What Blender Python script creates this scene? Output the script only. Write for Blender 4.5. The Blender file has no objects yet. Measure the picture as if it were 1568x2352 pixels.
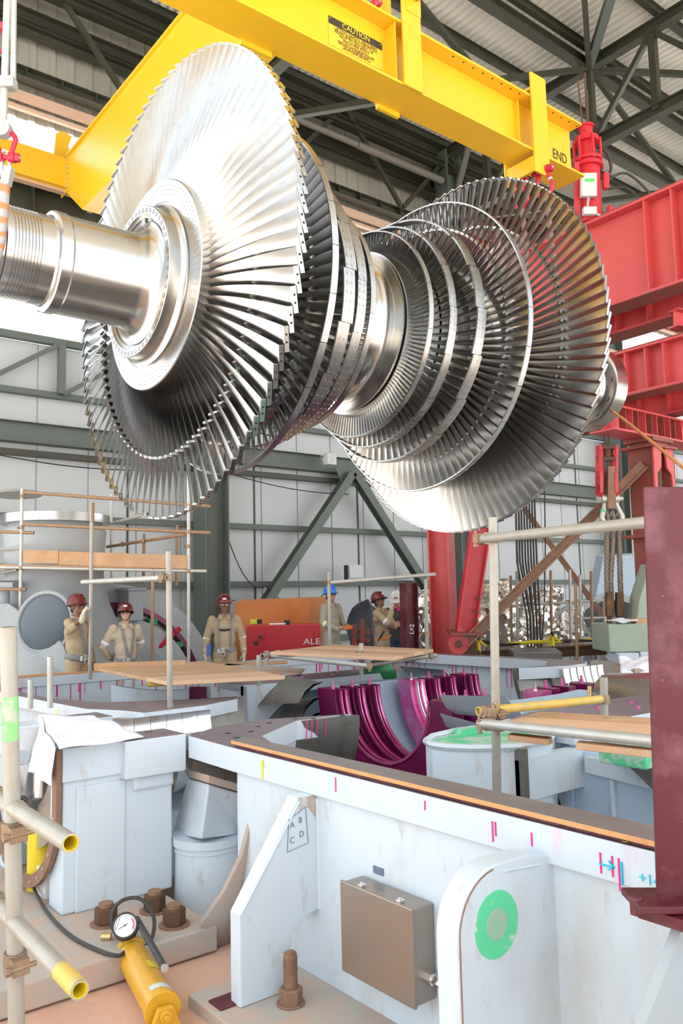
import bpy, bmesh, random
from math import *
from mathutils import Vector as V, Matrix, Quaternion
random.seed(7)
SC = bpy.context.scene
COL = SC.collection

# ------------------------------------------------------------------ camera
# world frame: X runs along the turbine shaft (to the right and away), Y across it (to the left and away)
FPX, AZ, PITCH, ROLL, EYE = 1865.9, radians(51.594), radians(6.181), radians(1.3505), 1.55
_h = V((cos(AZ), sin(AZ), 0)); _r = V((sin(AZ), -cos(AZ), 0)); _z = V((0, 0, 1))
CF = cos(PITCH)*_h + sin(PITCH)*_z
_u = -sin(PITCH)*_h + cos(PITCH)*_z
CR = cos(ROLL)*_r - sin(ROLL)*_u
CU = sin(ROLL)*_r + cos(ROLL)*_u
CP = V((0, 0, EYE))
cam = bpy.data.cameras.new('camera'); camo = bpy.data.objects.new('camera', cam); COL.objects.link(camo)
cam.sensor_fit = 'HORIZONTAL'; cam.sensor_width = 36; cam.lens = FPX/1568*36; cam.clip_start = .05; cam.clip_end = 400
camo.matrix_world = Matrix(((CR.x, CU.x, -CF.x, CP.x), (CR.y, CU.y, -CF.y, CP.y), (CR.z, CU.z, -CF.z, CP.z), (0, 0, 0, 1)))
SC.camera = camo
# ------------------------------------------------------------------ light
SC.view_settings.view_transform = 'Standard'; SC.view_settings.look = 'None'
SC.view_settings.exposure = 0.8; SC.view_settings.gamma = 1
w = bpy.data.worlds.new('sky'); SC.world = w; w.use_nodes = True
nt = w.node_tree; nt.nodes.clear()
wo = nt.nodes.new('ShaderNodeOutputWorld'); bg = nt.nodes.new('ShaderNodeBackground')
tc = nt.nodes.new('ShaderNodeTexCoord'); sx = nt.nodes.new('ShaderNodeSeparateXYZ'); cr = nt.nodes.new('ShaderNodeValToRGB')
nt.links.new(tc.outputs['Generated'], sx.inputs[0]); mr = nt.nodes.new('ShaderNodeMapRange')
mr.inputs[1].default_value = -1; mr.inputs[2].default_value = 1
nt.links.new(sx.outputs['Z'], mr.inputs[0]); nt.links.new(mr.outputs[0], cr.inputs[0])
e = cr.color_ramp.elements
e[0].position = 0.0; e[0].color = (.30, .27, .24, 1); e[1].position = 1.0; e[1].color = (.80, .90, 1.0, 1)
k = e.new(.47); k.color = (.42, .38, .34, 1); k = e.new(.51); k.color = (1, .99, .97, 1); k = e.new(.60); k.color = (.86, .94, 1, 1)
nt.links.new(cr.outputs[0], bg.inputs[0]); bg.inputs[1].default_value = 1.25; nt.links.new(bg.outputs[0], wo.inputs[0])
sun = bpy.data.lights.new('sun', 'SUN'); suno = bpy.data.objects.new('sun', sun); COL.objects.link(suno)
sun.energy = 14; sun.angle = radians(3); sun.color = (1, .97, .93)
suno.rotation_euler = (V((.35, .33, -.87))).to_track_quat('-Z', 'Y').to_euler()

# ------------------------------------------------------------------ helpers
def ray(x, y): return (x-784)/FPX*CR - (y-1176)/FPX*CU + CF
def P(x, y, D): return CP + ray(x, y)*D                     # a measured point at depth D
def oX(x, y, X): d = ray(x, y); return CP + d*(X/d.x)
def oY(x, y, Y): d = ray(x, y); return CP + d*(Y/d.y)
def oZ(x, y, z): d = ray(x, y); return CP + d*((z-EYE)/d.z)
X3, Y3, Z3 = V((1, 0, 0)), V((0, 1, 0)), V((0, 0, 1))
ORG = {}
def frame(d):
    d = V(d).normalized(); a = Z3 if abs(d.z) < .9 else X3
    u = d.cross(a).normalized(); return u, d.cross(u).normalized()
class MB:
    def __init__(s): s.v = []; s.f = []; s.m = []; s.i = 0
    def add(s, vs, fs):
        n = len(s.v); s.v += [V(q) for q in vs]; s.f += [[j+n for j in f] for f in fs]; s.m += [s.i]*len(fs); return s
    def box(s, lo, hi):
        x0, y0, z0 = lo; x1, y1, z1 = hi
        return s.add([(x0,y0,z0),(x1,y0,z0),(x1,y1,z0),(x0,y1,z0),(x0,y0,z1),(x1,y0,z1),(x1,y1,z1),(x0,y1,z1)],
                     [(0,3,2,1),(4,5,6,7),(0,1,5,4),(1,2,6,5),(2,3,7,6),(3,0,4,7)])
    def obox(s, c, size, ax=None):
        c = V(c); a, b, d = ax if ax else (X3, Y3, Z3); h = [q/2 for q in size]
        vs = [c + a*h[0]*i + b*h[1]*j + d*h[2]*k for k in (-1, 1) for i, j in ((-1,-1),(1,-1),(1,1),(-1,1))]
        return s.add(vs, [(0,3,2,1),(4,5,6,7),(0,1,5,4),(1,2,6,5),(2,3,7,6),(3,0,4,7)])
    def bar(s, p0, p1, w, h, up=None):                       # rectangular bar between two points
        p0, p1 = V(p0), V(p1); d = (p1-p0).normalized(); up = V(up) if up else Z3
        if abs(d.dot(up)) > .99: up = X3
        u = d.cross(up).normalized(); n = u.cross(d)
        vs = [q + u*w/2*i + n*h/2*j for q in (p0, p1) for i, j in ((-1,-1),(1,-1),(1,1),(-1,1))]
        return s.add(vs, [(0,3,2,1),(4,5,6,7),(0,1,5,4),(1,2,6,5),(2,3,7,6),(3,0,4,7)])
    def prism(s, pts, vec, top=None, bot=None):
        n = len(pts); vec = V(vec); a = [V(q) for q in pts]; b = [q+vec for q in a]; i0 = s.i
        s.add(a+b, [(j, (j+1) % n, n+(j+1) % n, n+j) for j in range(n)])
        k = len(s.v)-2*n
        s.f.append([k+j for j in range(n)][::-1]); s.m.append(i0 if bot is None else bot)
        s.f.append([k+n+j for j in range(n)]); s.m.append(i0 if top is None else top)
        return s
    def ibeam(s, p0, p1, h, bw, tf=.02, tw=.012, up=None):
        p0, p1 = V(p0), V(p1); d = (p1-p0).normalized(); up = V(up) if up else Z3
        if abs(d.dot(up)) > .99: up = X3
        u = d.cross(up).normalized(); n = u.cross(d)
        q = [(-bw/2,-h/2),(bw/2,-h/2),(bw/2,-h/2+tf),(tw/2,-h/2+tf),(tw/2,h/2-tf),(bw/2,h/2-tf),(bw/2,h/2),(-bw/2,h/2),(-bw/2,h/2-tf),(-tw/2,h/2-tf),(-tw/2,-h/2+tf),(-bw/2,-h/2+tf)]
        return s.prism([p0+u*a+n*b for a, b in q], p1-p0)
    def tube(s, p0, p1, r0, r1=None, n=12, cap=True):
        p0, p1 = V(p0), V(p1); r1 = r0 if r1 is None else r1; u, w_ = frame(p1-p0)
        vs = [q + (u*cos(2*pi*j/n) + w_*sin(2*pi*j/n))*r for q, r in ((p0, r0), (p1, r1)) for j in range(n)]
        fs = [(j, (j+1) % n, n+(j+1) % n, n+j) for j in range(n)]
        if cap: fs += [tuple(range(n))[::-1], tuple(range(n, 2*n))]
        return s.add(vs, fs)
    def pipe(s, p0, p1, r, t=.004, n=16):                    # open hollow tube
        p0, p1 = V(p0), V(p1); u, w_ = frame(p1-p0)
        R = [[q + (u*cos(2*pi*j/n) + w_*sin(2*pi*j/n))*rr for j in range(n)] for q, rr in ((p0, r), (p1, r), (p1, r-t), (p0, r-t))]
        return s.add(sum(R, []), [(a*n+j, a*n+(j+1) % n, ((a+1) % 4)*n+(j+1) % n, ((a+1) % 4)*n+j) for a in range(4) for j in range(n)])
    def path(s, pts, r, n=8, closed=False, flat=None):
        pts = [V(p) for p in pts]; m = len(pts); vs = []; pu = None
        for i, p in enumerate(pts):
            d = (pts[(i+1) % m if closed else min(i+1, m-1)] - pts[(i-1) % m if closed else max(i-1, 0)]).normalized()
            if pu is None: u, w_ = frame(d)
            else:
                u = (pu - d*pu.dot(d)).normalized(); w_ = d.cross(u)
            pu = u; rr = r[i] if isinstance(r, (list, tuple)) else r
            vs += [p + (u*cos(2*pi*j/n) + w_*sin(2*pi*j/n))*rr for j in range(n)]
        fs = [(i*n+j, i*n+(j+1) % n, ((i+1) % m)*n+(j+1) % n, ((i+1) % m)*n+j) for i in range(m if closed else m-1) for j in range(n)]
        if not closed: fs += [tuple(range(n))[::-1], tuple(range((m-1)*n, m*n))]
        return s.add(vs, fs)
    def lathe(s, prof, o, ax=X3, n=64, a0=0, a1=2*pi, closed=False, ref=None):
        # prof: (t, r) along the axis; angle measured from Y towards Z when the axis is X
        o = V(o); ax = V(ax).normalized()
        if ref: u = V(ref); w_ = ax.cross(u)
        elif abs(ax.x) > .9: u, w_ = Y3, Z3
        else: u, w_ = frame(ax)
        full = abs(a1-a0-2*pi) < 1e-6; m = n if full else n+1; k = len(prof)
        vs = [o + ax*t + (u*cos(a0+(a1-a0)*j/n) + w_*sin(a0+(a1-a0)*j/n))*r for j in range(m) for t, r in prof]
        fs = [(j*k+i, ((j+1) % m)*k+i, ((j+1) % m)*k+(i+1) % k, j*k+(i+1) % k) for j in range(n) for i in range(k if closed else k-1)]
        if closed and not full: fs += [tuple(range(k)), tuple(range((m-1)*k, m*k))[::-1]]
        return s.add(vs, fs)
    def ball(s, c, r, n=12, ax=None):
        c = V(c); r = (r, r, r) if not isinstance(r, (tuple, list)) else r; a, b, d = ax if ax else (X3, Y3, Z3); h = max(4, n//2)
        vs = [c - d*r[2]] + [c + a*r[0]*cos(2*pi*j/n)*sin(pi*i/h) + b*r[1]*sin(2*pi*j/n)*sin(pi*i/h) - d*r[2]*cos(pi*i/h) for i in range(1, h) for j in range(n)] + [c + d*r[2]]
        L = len(vs)-1
        fs = [(0, 1+(j+1) % n, 1+j) for j in range(n)] + [(L, 1+(h-2)*n+j, 1+(h-2)*n+(j+1) % n) for j in range(n)]
        fs += [(1+i*n+j, 1+i*n+(j+1) % n, 1+(i+1)*n+(j+1) % n, 1+(i+1)*n+j) for i in range(h-2) for j in range(n)]
        return s.add(vs, fs)
    def cap(s, p0, p1, r0, r1=None, n=12):                   # tapered capsule
        r1 = r0 if r1 is None else r1
        s.tube(p0, p1, r0, r1, n); s.ball(p0, r0*.999, n); return s.ball(p1, r1*.999, n)
    def hexnut(s, c, d, r, h):
        s.tube(c, V(c)+V(d).normalized()*h, r, r, 6); return s
    def build(s, name, mats, parent=None, ang=38, bevel=0, recalc=True, org=None):
        if not isinstance(mats, (list, tuple)): mats = [mats]
        if parent is not None: L = ORG[parent.name]
        elif org is not None: L = V(org)
        else:
            lo = V([min(q[i] for q in s.v) for i in range(3)]); hi = V([max(q[i] for q in s.v) for i in range(3)]); L = V(((lo.x+hi.x)/2, (lo.y+hi.y)/2, lo.z))
        me = bpy.data.meshes.new(name); me.from_pydata([q-L for q in s.v], [], s.f)
        for m_ in mats: me.materials.append(m_)
        me.polygons.foreach_set('material_index', s.m)
        if recalc:
            b = bmesh.new(); b.from_mesh(me); bmesh.ops.recalc_face_normals(b, faces=b.faces); b.to_mesh(me); b.free()
        if ang: me.polygons.foreach_set('use_smooth', [True]*len(me.polygons)); me.set_sharp_from_angle(angle=radians(ang))
        o = bpy.data.objects.new(name, me); COL.objects.link(o)
        if parent is not None: o.parent = parent
        else: o.location = L
        ORG[o.name] = L
        if bevel:
            bv = o.modifiers.new('bevel', 'BEVEL'); bv.width = bevel; bv.segments = 2; bv.limit_method = 'ANGLE'; bv.angle_limit = radians(40); bv.harden_normals = False
        return o
def tag(o, label=None, cat=None, group=None, kind=None):
    if label: o['label'] = label
    if cat: o['category'] = cat
    if group: o['group'] = group
    if kind: o['kind'] = kind
    return o
def root(name, loc, label, cat, group=None):
    o = bpy.data.objects.new(name, None); COL.objects.link(o); o.location = V(loc); o.empty_display_size = .1; ORG[o.name] = V(loc)
    return tag(o, label, cat, group)
def pieces(name, mat, par, mbs, **k): return [m_.build(name, mat, par, **k) for m_ in mbs]
def struct(mb, name, mat, parent=None, **k):
    o = mb.build(name, mat, parent, **k)
    if parent is None: o['kind'] = 'structure'
    return o

# ------------------------------------------------------------------ materials
def node_mat(name):
    m = bpy.data.materials.new(name); m.use_nodes = True; t = m.node_tree; return m, t, t.nodes['Principled BSDF']
def paint(name, col, rough=.5, metal=0., dirt=None, amt=.45, scale=2.5, stretch=(1, 1, 1), bump=.0, bscale=40, second=None, spec=.5, lo=.45, hi=.75):
    m, t, b = node_mat(name)
    b.inputs['Roughness'].default_value = rough; b.inputs['Metallic'].default_value = metal; b.inputs['Specular IOR Level'].default_value = spec
    geo = t.nodes.new('ShaderNodeNewGeometry'); mp = t.nodes.new('ShaderNodeMapping'); mp.inputs['Scale'].default_value = stretch
    t.links.new(geo.outputs['Position'], mp.inputs[0])
    cur = None; base = (*col, 1)
    def layer(prev, c2, sc, l, h, a, seed):
        n = t.nodes.new('ShaderNodeTexNoise'); n.inputs['Scale'].default_value = sc; n.inputs['Detail'].default_value = 6; n.inputs['Roughness'].default_value = .65
        ad = t.nodes.new('ShaderNodeVectorMath'); ad.inputs[1].default_value = (seed, seed*1.7, seed*.6); t.links.new(mp.outputs[0], ad.inputs[0]); t.links.new(ad.outputs[0], n.inputs['Vector'])
        r = t.nodes.new('ShaderNodeMapRange'); r.inputs[1].default_value = l; r.inputs[2].default_value = h; r.inputs[3].default_value = 0; r.inputs[4].default_value = a
        t.links.new(n.outputs['Fac'], r.inputs[0])
        x = t.nodes.new('ShaderNodeMix'); x.data_type = 'RGBA'; t.links.new(r.outputs[0], x.inputs[0])
        if prev is None: x.inputs[6].default_value = base
        else: t.links.new(prev, x.inputs[6])
        x.inputs[7].default_value = (*c2, 1); return x.outputs[2]
    if dirt: cur = layer(cur, dirt, scale, lo, hi, amt, 3.1)
    if second: cur = layer(cur, second[0], second[1], second[2], second[3], second[4], 11.7)
    if cur is None: b.inputs['Base Color'].default_value = base
    else: t.links.new(cur, b.inputs['Base Color'])
    if bump:
        n = t.nodes.new('ShaderNodeTexNoise'); n.inputs['Scale'].default_value = bscale; n.inputs['Detail'].default_value = 4; t.links.new(mp.outputs[0], n.inputs['Vector'])
        bm = t.nodes.new('ShaderNodeBump'); bm.inputs['Strength'].default_value = bump; bm.inputs['Distance'].default_value = .02; t.links.new(n.outputs['Fac'], bm.inputs['Height']); t.links.new(bm.outputs[0], b.inputs['Normal'])
    return m
M = {}
M['casing'] = paint('casing_paint', (.62, .70, .775), .5, 0, (.50, .47, .42), .6, 2.2, (1, 1, .4), lo=.5, hi=.72, second=((.44, .27, .16), 7, .59, .72, .55))
M['casing2'] = paint('casing_paint_blue', (.47, .60, .74), .45, 0, (.42, .48, .52), .35, 1.2, (1, 1, .3))
M['casingpink'] = paint('casing_paint_dye', (.60, .67, .74), .5, 0, (.78, .25, .45), .6, 4, (1.3, 1.3, .3), lo=.58, hi=.74, second=((.45, .34, .25), 4, .6, .75, .4))
M['flange'] = paint('machined_flange_face', (.27, .22, .245), .38, .35, (.16, .12, .13), .6, 4, second=((.55, .16, .36), 9, .6, .72, .5))
M['magenta'] = paint('magenta_dye', (.17, .006, .07), .24, .2, (.085, .004, .042), .6, 3, second=((.34, .02, .17), 5, .58, .72, .6))
M['pinkmetal'] = paint('pink_dyed_steel', (.68, .12, .36), .25, .6, (.85, .45, .62), .7, 5)
M['steel'] = paint('brushed_steel', (.60, .60, .595), .27, 1, (.55, .53, .50), .4, 3, second=((.40, .36, .30), 12, .62, .8, .25))
M['blade'] = paint('blade_steel', (.53, .525, .515), .25, 1, (.42, .40, .37), .5, 5, second=((.34, .29, .21), 9, .55, .8, .35))
M['shaft'] = paint('shaft_steel', (.56, .55, .53), .22, 1, (.46, .42, .36), .45, 3.5, (.6, 1, 1), second=((.36, .25, .14), 5, .64, .74, .45))
M['band'] = paint('shroud_steel', (.48, .46, .44), .3, 1, (.33, .29, .25), .5, 8)
M['chrome'] = paint('bright_steel', (.85, .85, .86), .12, 1)
M['darksteel'] = paint('dark_steel', (.22, .21, .19), .4, .8, (.36, .31, .24), .6, 3, second=((.12, .11, .10), 7, .5, .7, .6))
M['black'] = paint('black', (.02, .02, .022), .5)
M['rubber'] = paint('black_rubber', (.035, .033, .032), .55, 0, (.12, .10, .085), .4, 20)
M['dark'] = paint('dark_hole', (.015, .015, .015), .6)
M['yellow'] = paint('crane_yellow', (.80, .47, .018), .3, 0, (.68, .38, .012), .35, .9, spec=.6)
M['yellow2'] = paint('pump_yellow', (.72, .38, .02), .35, 0, (.42, .22, .03), .5, 14)
M['red'] = paint('gantry_red', (.64, .085, .085), .48, 0, (.46, .075, .065), .5, 1.3, second=((.33, .16, .10), 3, .64, .74, .7))
M['redclean'] = paint('gloss_red', (.60, .022, .035), .35, 0, (.42, .02, .03), .4, 3)
M['shackle'] = paint('shackle_red', (.55, .02, .05), .3, 0, (.4, .03, .05), .5, 30)
M['oxide'] = paint('red_oxide_primer', (.095, .009, .018), .45, 0, (.34, .16, .19), .5, 5, second=((.5, .38, .38), 26, .68, .75, .6))
M['rustred'] = paint('rusty_red', (.33, .06, .05), .6, 0, (.17, .08, .045), .8, 3, lo=.4, hi=.65)
M['rust'] = paint('rust', (.13, .065, .035), .75, .2, (.10, .055, .03), .7, 6, second=((.42, .19, .05), 3, .55, .7, .5))
M['rustbrown'] = paint('rust_dust_steel', (.27, .15, .095), .7, .2, (.45, .26, .17), .6, 12)
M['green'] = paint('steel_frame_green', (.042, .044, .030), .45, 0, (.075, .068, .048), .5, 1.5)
M['greenlit'] = paint('lit_frame_green', (.11, .135, .12), .5, 0, (.15, .165, .15), .4, 2)  # lighter copy of the frame green, its lit look put into the colour
M['paleframe'] = paint('lit_pale_frame', (.62, .42, .31), .6)  # peach of the lit beams put into the colour
M['galv'] = paint('galvanised_tube', (.55, .55, .52), .42, .45, (.42, .36, .27), .6, 9, second=((.32, .17, .08), 14, .62, .75, .6))
M['tubecream'] = paint('worn_cream_tube', (.42, .395, .345), .42, .25, (.33, .27, .21), .6, 10, second=((.36, .18, .08), 16, .63, .75, .6))
M['tuberust'] = paint('brown_tube', (.38, .24, .14), .55, .2, (.26, .15, .08), .6, 8)
M['tubeyel'] = paint('yellow_tube', (.70, .48, .10), .45, 0, (.42, .36, .28), .7, 14, lo=.5, hi=.62)
M['coupler'] = paint('coupler_steel', (.30, .20, .13), .5, .5, (.45, .36, .22), .6, 20)
M['boltzinc'] = paint('yellow_zinc', (.62, .48, .24), .35, .8)
M['wood'] = paint('timber', (.56, .33, .18), .65, 0, (.38, .22, .12), .6, 5, (1, 1, 1), bump=.1, second=((.70, .48, .30), 3, .5, .7, .6))
M['woodlight'] = paint('fresh_timber', (.72, .46, .28), .65, 0, (.60, .36, .20), .5, 5, bump=.1)
M['ply'] = paint('film_faced_ply', (.20, .17, .165), .42, 0, (.34, .28, .26), .6, 6, second=((.50, .27, .14), 11, .64, .72, .6))
M['plyedge'] = paint('ply_edge', (.68, .34, .13), .6, 0, (.45, .2, .08), .4, 12)
M['concrete'] = paint('orange_dust_concrete', (.66, .42, .31), .85, 0, (.50, .30, .20), .55, 1.8, bump=.25, bscale=14, second=((.27, .15, .09), 4, .66, .74, .6))
M['basegrey'] = paint('dusty_base_plate', (.44, .40, .36), .65, 0, (.56, .36, .26), .7, 4, lo=.42, hi=.62)
M['ground'] = paint('hall_floor', (.38, .34, .30), .85, 0, (.22, .18, .15), .5, .6, bump=.1)
M['duct'] = paint('duct_grey', (.20, .175, .155), .5)
M['yard'] = paint('bounce_concrete_yard', (.54, .51, .46), .9, 0, (.47, .43, .38), .5, .3)  # pale tone chosen to throw sunlight back up under the roof
M['vane'] = paint('silver_vane', (.60, .64, .70), .35, .35, (.48, .52, .58), .5, 5)
M['ruststain'] = paint('rust_stained_paint', (.60, .66, .70), .6, 0, (.46, .25, .12), .9, 14, (1, 1, .5), lo=.40, hi=.62)
M['cloth'] = paint('white_cloth', (.86, .86, .92), .8, bump=.15, bscale=9)
M['tarp'] = paint('orange_tarp', (.66, .25, .07), .6, 0, (.45, .17, .06), .6, 3, bump=.5, bscale=6)
M['darktarp'] = paint('dark_blue_tarp', (.055, .065, .085), .35, 0, (.12, .12, .14), .5, 4, bump=.4, bscale=5)
M['foil'] = paint('crumpled_foil', (.80, .78, .76), .16, 1, (.62, .57, .52), .4, 6, bump=.9, bscale=7)
M['greybody'] = paint('turbine_grey', (.40, .44, .47), .45, 0, (.36, .36, .35), .4, 1.5, second=((.45, .32, .24), 5, .68, .78, .4))
M['sage'] = paint('sage_green_paint', (.36, .42, .33), .5, 0, (.30, .28, .22), .4, 3)
M['mint'] = paint('mint_green_paint', (.10, .58, .29), .55, 0, (.45, .62, .50), .9, 7, lo=.45, hi=.5)
M['plug'] = paint('plugged_hole_paint', (.30, .52, .38), .6, 0, (.46, .46, .36), .7, 22)
M['greenspot'] = paint('mint_paint_ring', (.11, .66, .33), .55, 0, (.62, .68, .66), .9, 16, lo=.6, hi=.66)
M['galvdoor'] = paint('stainless_box', (.36, .31, .27), .38, .75, (.42, .27, .18), .55, 4, second=((.22, .18, .15), 3, .5, .8, .5))
M['white'] = paint('white', (.85, .85, .85), .5)
M['panelgrey'] = paint('pale_grey_box', (.62, .65, .66), .5)
M['tape'] = paint('hazard_yellow', (.80, .60, .02), .5)
M['ropeorange'] = paint('orange_rope', (.78, .33, .12), .7, 0, (.55, .22, .08), .5, 60)
M['wire'] = paint('steel_wire_rope', (.26, .21, .165), .5, .6, (.14, .11, .09), .6, 60)
M['cyan'] = paint('cyan_marker', (.02, .55, .75), .6)
M['yellowmark'] = paint('yellow_marker', (.85, .72, .03), .6)
M['pink'] = paint('pink_marker', (.80, .03, .25), .5)
M['ink'] = paint('ink', (.14, .18, .26), .6)
M['textblack'] = paint('sign_black', (.03, .028, .02), .5)
M['signyel'] = paint('sign_yellow', (.85, .50, .03), .5, 0, (.75, .40, .04), .4, 8)
M['coverall'] = paint('khaki_cloth', (.45, .34, .215), .85, 0, (.36, .27, .17), .5, 6, bump=.35, bscale=16)
M['coverlight'] = paint('cream_cloth', (.58, .48, .37), .85, 0, (.48, .39, .29), .5, 6, bump=.35, bscale=16)
M['covergrey'] = paint('grey_khaki_cloth', (.37, .335, .27), .85, 0, (.30, .27, .22), .5, 6, bump=.35, bscale=16)
M['polo'] = paint('dark_grey_cloth', (.075, .07, .065), .85, 0, (.05, .05, .05), .4, 8, bump=.3, bscale=18)
M['denim'] = paint('denim', (.05, .07, .12), .85)
M['skin'] = paint('skin_tan', (.42, .21, .13), .5, 0, (.36, .16, .10), .4, 12)
M['skinlight'] = paint('skin_light', (.62, .36, .26), .5, 0, (.60, .27, .19), .4, 12)
M['skindark'] = paint('skin_brown', (.24, .11, .065), .5, 0, (.19, .085, .05), .4, 12)
M['hair'] = paint('dark_hair', (.02, .016, .013), .6)
M['lens'] = paint('dark_lens', (.012, .012, .014), .08)
M['glove'] = paint('canvas_glove', (.62, .56, .42), .85, 0, (.48, .42, .30), .5, 20, bump=.3, bscale=40)
M['strap'] = paint('harness_webbing', (.27, .265, .26), .8)
M['reflect'] = paint('reflective_tape', (.90, .91, .95), .35)
M['hiviz'] = paint('lime_band', (.68, .78, .10), .6)
M['helmred'] = paint('helmet_maroon', (.15, .009, .010), .22, spec=.6)
M['helmblue'] = paint('helmet_blue', (.02, .20, .72), .25, spec=.6)
M['helmwhite'] = paint('helmet_white', (.82, .82, .82), .25, spec=.6)
M['orange'] = paint('bright_orange', (.90, .20, .03), .5)
def corrugated(name, col, axis, freq, dark):
    m, t, b = node_mat(name); b.inputs['Roughness'].default_value = .45; b.inputs['Metallic'].default_value = .1
    geo = t.nodes.new('ShaderNodeNewGeometry'); n = t.nodes.new('ShaderNodeTexNoise'); n.inputs['Scale'].default_value = .45; n.inputs['Detail'].default_value = 5
    t.links.new(geo.outputs['Position'], n.inputs['Vector']); x = t.nodes.new('ShaderNodeMix'); x.data_type = 'RGBA'
    x.inputs[6].default_value = (*col, 1); x.inputs[7].default_value = (*dark, 1); t.links.new(n.outputs['Fac'], x.inputs[0]); t.links.new(x.outputs[2], b.inputs['Base Color'])
    return m
M['sheet'] = corrugated('roof_sheet', (.80, .78, .72), 0, 4, (.68, .65, .58))
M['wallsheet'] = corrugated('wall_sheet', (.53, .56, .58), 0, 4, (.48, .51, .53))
M['uppersheet'] = corrugated('shaded_gable_sheet', (.42, .40, .345), 0, 4, (.36, .34, .29))  # tone lowered, the shade on this upper wall put into the colour
def text(s, o, right, up, size, mat, parent, name='lettering', align='CENTER', depth=.0015, sx=1.0):
    cu = bpy.data.curves.new(name, 'FONT'); cu.body = s; cu.size = size; cu.extrude = depth; cu.align_x = align; cu.align_y = 'CENTER'; cu.materials.append(mat)
    tmp = bpy.data.objects.new(name, cu); me = bpy.data.meshes.new_from_object(tmp); bpy.data.objects.remove(tmp); bpy.data.curves.remove(cu)
    me.name = name; ob = bpy.data.objects.new(name, me); COL.objects.link(ob)
    if not me.materials: me.materials.append(mat)
    r = V(right).normalized(); u = V(up); u = (u-r*u.dot(r)).normalized(); n = r.cross(u)
    L = V(o) - (ORG[parent.name] if parent else V((0, 0, 0))); r = r*sx
    if parent: ob.parent = parent
    ob.matrix_local = Matrix(((r.x, u.x, n.x, L.x), (r.y, u.y, n.y, L.y), (r.z, u.z, n.z, L.z), (0, 0, 0, 1)))
    return ob
# ================================================================== HALL
ZG = -.08
b = MB()
for lo, hi in (((-8, 10.7, -3.), (45, 30, ZG)), ((9.6, -8, -3.), (45, 10.7, ZG)), ((-8, -8, -3.), (-.5, 10.7, -.42)), ((-.5, -8, -3), (9.6, -1.0, -.42)), ((-.5, 9.9, -3), (2.0, 10.7, -.42))): b.box(lo, hi)
struct(b, 'floor', M['ground'], ang=0)
b = MB()
for lo, hi in (((-90, -90, -3), (90, -8, -.3)), ((-90, -8, -3), (-8, 90, -.3)), ((45, -8, -3), (90, 90, -.3)), ((-8, 30, -3), (45, 90, -.3))): b.box(lo, hi)
struct(b, 'floor_yard', M['yard'], ang=0)  # unseen ground outside the hall, added to bounce sun onto the roof
b = MB(); b.box((-.6, -1., -3.2), (9.7, 10.8, -2.9)); struct(b, 'floor_pit', M['ground'], ang=0)
b = MB(); b.box((-.5, -1.0, -3.0), (2.72, 9.9, -.42)); struct(b, 'floor_slab', M['concrete'], ang=0)
YW = 16.5
def sheet(x0, x1, pitch, h, make):                              # trapezoid ribs
    pts = []; x = x0
    while x < x1:
        for dx, d in ((0, 0), (.55, 0), (.64, h), (.91, h)): pts.append((x+dx*pitch, d))
        x += pitch
    b = MB(); vs = []
    for x, d in pts: vs += make(x, d)
    n = len(pts); b.add(vs, [(2*i, 2*i+2, 2*i+3, 2*i+1) for i in range(n-1)]); return b
def twoside(b, name, mat):
    o = b.build(name, mat, ang=0, recalc=False); o['kind'] = 'structure'
    sm = o.modifiers.new('thick', 'SOLIDIFY'); sm.thickness = .02; return o
twoside(sheet(-8, 46, .21, -.05, lambda x, d: [(x, -8.0, 15.52+d), (x, 17.4, 15.52+d)]), 'ceiling', M['sheet'])
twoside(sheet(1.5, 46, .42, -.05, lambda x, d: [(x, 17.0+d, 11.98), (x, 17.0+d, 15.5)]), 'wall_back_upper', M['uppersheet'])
# lower wall of insulated panels with joints
b = MB()
b.box((.5, YW+.32, ZG), (46, YW+.42, 7.02)); 
x = 1.0
while x < 44:
    b.box((x, YW+.29, ZG), (x+1.06, YW+.33, 7.0)); x += 1.09
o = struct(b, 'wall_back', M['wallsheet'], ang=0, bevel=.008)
b = MB(); x = 4.05
while x < 44:
    b.box((x-.02, YW+.27, ZG), (x+.02, YW+.292, 7.0)); x += 3.27
struct(b, 'trim_1', M['green'], ang=0)
# girts, eaves and crane girder
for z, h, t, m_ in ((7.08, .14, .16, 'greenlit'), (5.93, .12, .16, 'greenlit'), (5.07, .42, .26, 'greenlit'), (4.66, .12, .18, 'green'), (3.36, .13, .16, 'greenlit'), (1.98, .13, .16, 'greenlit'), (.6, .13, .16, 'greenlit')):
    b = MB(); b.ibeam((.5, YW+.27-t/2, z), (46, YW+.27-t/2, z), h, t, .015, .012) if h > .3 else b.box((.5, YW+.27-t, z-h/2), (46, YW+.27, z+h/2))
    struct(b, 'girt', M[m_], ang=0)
b = MB(); b.ibeam((.5, 16.4, 9.45), (46, 16.4, 9.45), 1.5, .5, .04, .02)
for k in range(24): b.box((1.2+k*1.9, 16.17, 8.74), (1.22+k*1.9, 16.4, 10.16))
struct(b, 'crane_girder', M['green'], ang=0)
b = MB(); b.box((.5, 15.85, 10.0), (46, 16.0, 10.12)); 
for k in range(10): b.box((2.0+k*4.1, 15.9, 9.85), (2.1+k*4.1, 16.15, 10.25))
struct(b, 'crane_rail', M['paleframe'], ang=0)
for z, h, y in ((12.33, .2, 16.75), (12.02, .08, 16.7)):
    b = MB(); b.box((1, y-.05, z-h/2), (46, y+.05, z+h/2)); struct(b, 'girt', M['paleframe'], ang=0)
b = MB(); b.ibeam((1, 16.45, 12.62), (46, 16.45, 12.62), .24, .3, .02, .015)
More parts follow.
